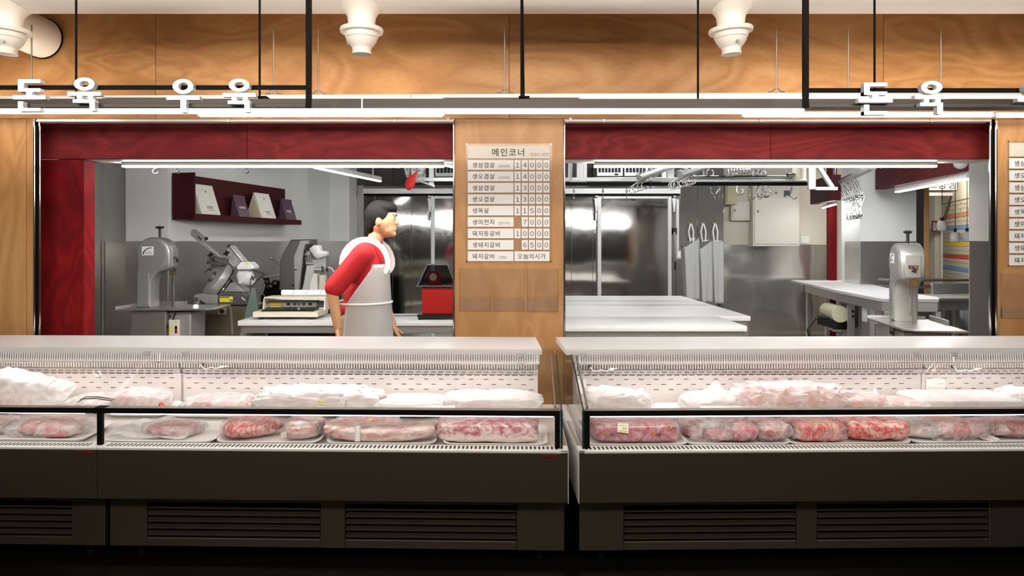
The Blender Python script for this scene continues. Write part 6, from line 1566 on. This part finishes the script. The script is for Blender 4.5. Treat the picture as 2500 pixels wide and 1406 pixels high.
MB().pxbox(1651, 1658, 486, 611, DB-.03, .029, .003).obj('conduit', M_ALUW, cd); MB().pxbox(1651, 1663, 611.5, 632, DB-.05, .048, .004).obj('box', M_ALUW, cd)
MB().pxbox(1654, 1661, 615, 628, DB-.056, .0055, .002).obj('switch', M_PLASTIC, cd)
# cold-store blowers above the track
def blower(p0, p1, y0, y1, d, label):
    t = thing('ceiling_blower', label, 'blower', P((p0+p1)/2, y1, d), world=True, group='grey blowers above the cold room')
    MB().pxbox(p0, p1, y0-16, y1, d, .4, .006).obj('casing', M_CAST, t)
    n = int((p1-p0)/9)
    for i in range(n): 
        a = p0+4+i*(p1-p0-8)/n
        MB().pxbox(a, a+(p1-p0-8)/n-1.6, y0-8, y1-9, d-.004, .0035, .001).obj('grille_cell', M_DARK, t)
    MB().ell(P(p0+.75*(p1-p0), y1-4.5, d-.003), (.03, .008, .014)).obj('badge', M_BLACKP, t)
    for a in (p0+6, p1-6): MB().cyl((X(a, d), d+.2, Z(y0-16, d)), (X(a, d), d+.2, 2.95), .008, n=8).obj('hanger_rod', M_CAST, t)
DBL = DB-.55
blower(1457, 1521, 410, 430, DBL, 'grey blower unit above the cold room door, the one nearer the pillar')
blower(1524, 1582, 410, 430, DBL, 'grey blower unit above the cold room door, beside the bunch of hooks')
blower(1062, 1140, 412, 431, DBL, 'grey blower unit partly hidden behind the pillar above the rail frame')

# ================================================================== BENCH BY THE SIDE OPENING
ZB = .86
def bp(px, py): d = (CAMZ-ZB)*FPX/(py-CYP); return (X(px, d), d)
bt = thing('long_bench', 'long bent white topped steel bench running back along the side opening', 'table', (4.3, 8.5, 0), world=True)
front_pts = [bp(1964, 690.5), bp(2042, 708), bp(2117, 722), bp(2152, 729)]
far = [bp(1931, 683.2), bp(2050, 683.4), bp(2112, 690), bp(2213, 713.5), bp(2290, 725), bp(2291, 730)]
MB().prism([far[0]]+front_pts[:1]+front_pts[1:]+[far[5], far[4], far[3], far[2], far[1]], ZB-.035, ZB, 'xy', .003).obj('bench_top', M_BOARD, bt)
ps = [Vector((*q, 0)) for q in front_pts]+[Vector((*far[5], 0))]
for p, q in zip(ps, ps[1:]):
    d = (q-p).normalized(); nn = Vector((-d.y, d.x, 0)); nn = nn if nn.y+nn.x > 0 else -nn
    MB().bar(p+nn*.02+d*.004+Vector((0, 0, ZB-.085)), q+nn*.02-d*.004+Vector((0, 0, ZB-.085)), .03, .095, .002).obj('apron', M_STEEL, bt)
legs = [bp(1971, 692), bp(2046, 709), bp(2124, 724), bp(2160, 730), bp(2286, 730)]
for q in legs:
    MB().box(q[0]+.02, q[0]+.075, q[1]+.04, q[1]+.095, 0, ZB-.134, .003).obj('leg', M_STEEL, bt)
for q in (bp(1938, 684), bp(2030, 700), bp(2205, 716)): MB().box(q[0]+.45 if q[1] > 8.6 else q[0], q[0]+.505 if q[1] > 8.6 else q[0]+.055, q[1]-.1, q[1]-.045, 0, ZB-.036, .003).obj('leg', M_STEEL, bt)
MB().prism([(ps[0].x+.1, ps[0].y-.1), (4.03, 8.42), (4.285, 8.42), (4.285, 8.99), (4.75, 9.2), (ps[0].x+.5, ps[0].y-.1)], .36, .385, 'xy', .002).obj('lower_shelf', M_STEEL, bt)
# cabinet, motor and boxes below the bench
um = thing('bench_motor', 'cylindrical cream motor standing on the lower shelf of the bench', 'motor', P(2030, 785, 8.9), world=True)
c0, c1 = P(2021, 757, 9.0), P(2052, 767, 8.4)
MB().cyl(c0, c1, .10, n=24).obj('motor_body', M_RUBBER, um); MB().ell(c0, (.10, .07, .10)).obj('motor_end', M_RUBBER, um)
MB().box((c0.x+c1.x)/2-.10, (c0.x+c1.x)/2+.10, 8.45, 8.95, .3865, c1.z-.06, .01).obj('motor_foot', M_BLACKP, um)
MB().tube([c1+Vector((-.1, .1, -.06)), c1+Vector((-.3, .0, -.05)), c1+Vector((-.42, -.05, -.18)), c1+Vector((-.36, -.1, -.5)), (c1.x-.26, c1.y-.1, .01)], .012, 8).obj('power_cord', M_BLACKP, um)
cbn = thing('under_counter_unit', 'stainless fridge unit standing under the bent part of the bench', 'fridge', (X(2100, 8.6), 8.7, 0), world=True)
MB().box(4.36, X(2128, 8.5), 8.45, 8.95, .05, .70, .006).obj('unit_body', M_STEEL, cbn)
MB().box(4.37, X(2126, 8.5), 8.425, 8.449, .08, .68, .004).obj('unit_door', M_STEEL, cbn)
MB().box(4.37, X(2126, 8.5), 8.46, 8.9, 0, .049).obj('plinth', M_BLACKP, cbn)
so = thing('socket_plate', 'steel double socket plate on the post beside the cream motor', 'socket', P(2073, 765, 8.44), world=True)
MB().box(X(2068, 8.4), X(2078, 8.4), 8.315, 8.33, Z(777, 8.4), Z(751, 8.4), .002).obj('plate', M_CAST, so)
MB().box(X(2063, 8.4), X(2080, 8.4), 8.3305, 8.355, 0, .70, .002).obj('post', M_STEEL, so)
for b in (758.5, 770): MB().cyl((X(2073, 8.4), 8.307, Z(b, 8.4)), (X(2073, 8.4), 8.3145, Z(b, 8.4)), .016, n=12).obj('socket_hole', M_BLACKP, so)
wbx = thing('storage_box', 'white plastic box under the bench next to the bandsaw column', 'box', P(2146, 800, 7.6), world=True)
MB().box(X(2138, 7.6), X(2156, 7.6), 7.6, 7.9, Z(792, 7.6), Z(748, 7.6), .012, None, 2).obj('box_body', M_PLASTIC, wbx)
MB().box(X(2136.5, 7.6), X(2157.5, 7.6), 7.59, 7.91, Z(747.5, 7.6), Z(745, 7.6), .004).obj('box_lid', M_PLASTIC, wbx)
MB().box(X(2138, 7.6), X(2156, 7.6), 7.6, 7.9, .0, Z(792.5, 7.6), .004).obj('box_stand', M_STEEL, wbx)
# steel sink counter with shelves behind the second bandsaw
sk = thing('sink_counter', 'grey steel sink counter with pale crates below, behind the second bandsaw', 'counter', (X(2300, 8.2), 8.4, 0), world=True)
MB().box(X(2292, 8.0), X(2420, 8.0), 8.0, 8.7, .77, .80, .006).obj('counter_edge', M_STEEL, sk)
MB().box(X(2294, 8.0), X(2418, 8.0), 8.02, 8.05, .66, .769, .004).obj('counter_apron', M_STEEL, sk)
for px in (2300, 2325, 2395): MB().box(X(px, 8.1), X(px, 8.1)+.06, 8.06, 8.12, 0, .769, .004).obj('leg', M_STEEL, sk)
MB().box(X(2294, 8.0), X(2418, 8.0), 8.66, 8.69, .10, .769, .004).obj('back_sheet', M_CAST, sk)
MB().box(X(2290, 8.6), X(2420, 8.6), 8.71, 8.75, .80, .93, .004).obj('splash_back', M_STEEL, sk)
kb = thing('shelf_rack', 'low grey rack of steel rails behind the long bench, seen through the bandsaw', 'rack', (X(2250, 9.2), 9.2, 0), world=True)
for zz in (.70, .84, .93): MB().box(X(2160, 9.2), X(2420, 9.2), 9.1, 9.36, zz, zz+.03, .003).obj('rack_rail', M_ALU, kb)
for px in (2165, 2215, 2260, 2330): MB().box(X(px, 9.2), X(px, 9.2)+.05, 9.2, 9.25, 0, .699, .003).obj('rack_post', M_STEEL, kb)
for i, px in enumerate((2222, 2270, 2330)):
    cr = thing('pale_crate', 'pale blue grey crate under the sink counter '+('beside the bandsaw column', 'in the middle of the row', 'next to the steel corner column')[i], 'crate', (X(px, 9.0), 8.95, 0), world=True, group='pale crates under the sink counter')
    for k in range(2): MB().box(X(px, 8.9), X(px+42, 8.9), 8.76, 9.05, .02+k*.30, .30+k*.30, .012).obj('crate_tier', plain('crate_grey_%d%d' % (i, k), srgb(176, 184, 188), .5), cr)

# ================================================================== CORRIDOR BEYOND THE SIDE OPENING
sdir = Vector((.36, .93, 0)).normalized()
Sa = Vector((X(2372, 10.4), 10.4, 0)); k_ = (2303-CXP)/FPX
tS = (Sa.x-k_*Sa.y)/(k_*sdir.y-sdir.x)
shu = thing('striped_shutter', 'cream roller shutter with orange, blue, yellow and red slats across the corridor', 'shutter', (0, 0, 0))
Sm = Matrix.Translation(Sa) @ Matrix(((sdir.x, -sdir.y, 0, 0), (sdir.y, sdir.x, 0, 0), (0, 0, 1, 0), (0, 0, 0, 1)))
shu.matrix_basis = Sm
SLC = {k: plain('slat_'+k, c, .5, nscale=8, noise_amt=.05) for k, c in dict(cream=srgb(206, 194, 168), grey=srgb(196, 188, 172), orange=srgb(206, 140, 104), blue=srgb(116, 156, 196), yellow=srgb(224, 186, 62), red=srgb(206, 74, 58)).items()}
dm = (Sa+sdir*tS*.3).y
ztop = Z(489, dm); pitch = (Z(582, dm)-Z(594, dm))/1.0
zz = ztop; i = 0
hs = {}
while zz > .05:
    py = CYP-(zz-CAMZ)*FPX/dm
    col = 'cream' if py < 560 else 'grey'
    for (a, b, cn) in ((516, 525, 'orange'), (549, 559, 'blue'), (586, 597, 'yellow'), (621, 633, 'red'), (655, 668, 'blue'), (692, 703, 'yellow')):
        if a-2 <= py <= b-5: col = cn
    hh = .066
    if 'm' not in hs: hs['m'] = MB().box(0, tS, -.012, .012, -.066+.0025, 0, .005).mesh('slat')
    o = bpy.data.objects.new('slat', hs['m'].copy() if col not in hs else hs[col]); C.objects.link(o)
    if col not in hs: o.data.materials.append(SLC[col]); hs[col] = o.data
    o.parent = shu; o.location = (0, 0, zz); zz -= hh; i += 1
for k in range(5): 
    MB().box(.12+k*.22, .14+k*.22, .0125, .0165, ztop-.16-(k % 2)*.12, ztop-.145-(k % 2)*.12).obj('vent_hole', M_BLACKP, shu)
    MB().box(.05+k*.25, .07+k*.25, .0125, .0165, ztop-.05-(k % 2)*.03, ztop-.035-(k % 2)*.03).obj('vent_hole', M_BLACKP, shu)
MB().box(-.05, tS+.05, -.14, .02, ztop+.002, ztop+.30, .01).obj('shutter_box', SLC['cream'], shu)
MB().box(tS+.005, tS+.05, -.03, .03, 0, ztop, .004).obj('guide_channel', M_PLASTIC, shu)
# pillar, wall and dark doorway left of the shutter
def pxstruct(name, p0, p1, d, t_, z0, z1, mat): return struct(name, MB().box(X(p0, d), X(p1, d), d, d+t_, z0, z1, .003), mat)
pxstruct('trim_18', 2283, 2299, 12.2, .2, 0, 2.95, M_CREAM)
pxstruct('wall_corridor', 2245, 2283, 13.2, .1, 0, 2.95, M_WHITE)
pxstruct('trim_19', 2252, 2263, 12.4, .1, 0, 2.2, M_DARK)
pxstruct('wall_corridor_end', 2284, 2460, 13.6, .1, 0, 2.95, SLC['cream'])
pxstruct('trim_20', 2250, 2400, 11.4, .10, Z(478, 11.4), Z(470, 11.4), M_PLASTIC)
ck = thing('dark_counter', 'dark stall counter in the far doorway beyond the side opening', 'counter', (X(2272, 12.8), 12.8, 0), world=True)
MB().box(X(2262, 12.7), X(2283, 12.7), 12.7, 13.0, 0, Z(604, 12.7), .01).obj('counter_body', M_BLACK, ck); MB().box(X(2262, 12.7), X(2283, 12.7), 12.68, 13.0, Z(604, 12.7)+.001, Z(600, 12.7), .005).obj('counter_top', M_CASTD, ck)
vs = thing('vegetable_stack', 'dark purple and green wrapped goods hanging in the far doorway', 'produce', P(2275, 540, 12.9), world=True)
MB().box(X(2273, 12.9), X(2283, 12.9), 12.9, 13.1, Z(540, 12.9), Z(500, 12.9), .03).obj('hanging_goods', plain('purple_goods', srgb(52, 40, 66), .6, nscale=30, noise_amt=.6), vs)
MB().lathe([(.05, 0), (.10, -.1), (.085, -.35), (.16, -.45)], P(2272, 545, 12.6), 16).obj('green_cover', plain('green_cover', srgb(84, 100, 84), .6), vs)
MB().cyl(P(2272, 545, 12.6), (X(2272, 12.6), 12.6, 2.95), .006, n=6).obj('cord', M_BLACKP, vs)
rf = thing('red_notice_frame', 'small red framed notice on the cream pillar in the corridor', 'notice', P(2282, 555, 12.0), world=True)
MB().pxbox(2276, 2288, 539, 566, 12.1, .02, .003).obj('red_frame', M_RED, rf); MB().pxbox(2278, 2286, 542, 563, 12.095, .0045).obj('notice_sheet', M_PAPER, rf)
# lit sign box hung under the dark header
lb = thing('lightbox_sign', 'warm lit sign box with dark lettering hung beyond the side opening', 'sign', P(2295, 466, 10.2), world=True)
d = 10.2
MB().pxbox(2240, 2338, 431, 466, d, .12, .004).obj('sign_case', PLYV[2], lb)
MB().pxbox(2242, 2336, 433, 464, d-.004, .0035).obj('lit_face', L_BOX, lb)
lettering('고향생', .155, (X(2264, d), d-.006, Z(459.5, d)), M_INK, lb, space=1.0)
for a in (2250, 2330): MB().cyl((X(a, d), d+.06, Z(431, d)), (X(a, d), d+.06, 2.95), .006, n=8).obj('hanger_rod', M_CAST, lb)
# white pendant lamps
M_OPAL = plain('opal_glass', srgb(236, 234, 230), .25, nscale=20, noise_amt=.01)
for px, py, lb_ in ((2300, 552, 'white glass pendant lamp in front of the corridor pillar'), (2332, 579, 'white glass pendant lamp in front of the striped shutter'), (2361, 578, 'white glass pendant lamp half hidden by the near white wall')):
    d = 9.9; q = P(px, py, d); s_ = .010*d/1.7*.1+.0
    t = thing('pendant_lamp', lb_, 'lamp', q, world=True, group='white pendant lamps in the corridor')
    MB().lathe([(.035, .075), (.05, .068), (.066, .04), (.067, -.035), (.06, -.062), (.045, -.07)], q, 20).obj('glass_shade', M_OPAL, t, smooth=60)
    MB().cyl(q+Vector((0, 0, .075)), q+Vector((0, 0, .125)), .018, n=12).obj('socket', M_BLACKP, t)
    MB().cyl(q+Vector((0, 0, .125)), (q.x, q.y, 2.95), .005, n=6).obj('cord', M_BLACKP, t)
    MB().ell(q+Vector((-.025, -.01, .1)), .012).obj('switch_key', M_BLACKP, t)
# ceiling camera dome
dc = thing('dome_camera', 'white dome camera under the header near the end of the front lamp', 'camera', P(2345, 392, 5.6), world=True)
q = P(2345, 400, 5.6)
MB().lathe([(.05, .03), (.052, .02), (.052, .005), (.045, -.018), (.028, -.035), (.005, -.042)], q, 22).obj('dome', M_PLASTIC, dc, smooth=60); MB().cyl(q+Vector((0, 0, .03)), (q.x, q.y, 2.95), .02, n=12).obj('mounting_pole', M_PLASTIC, dc)
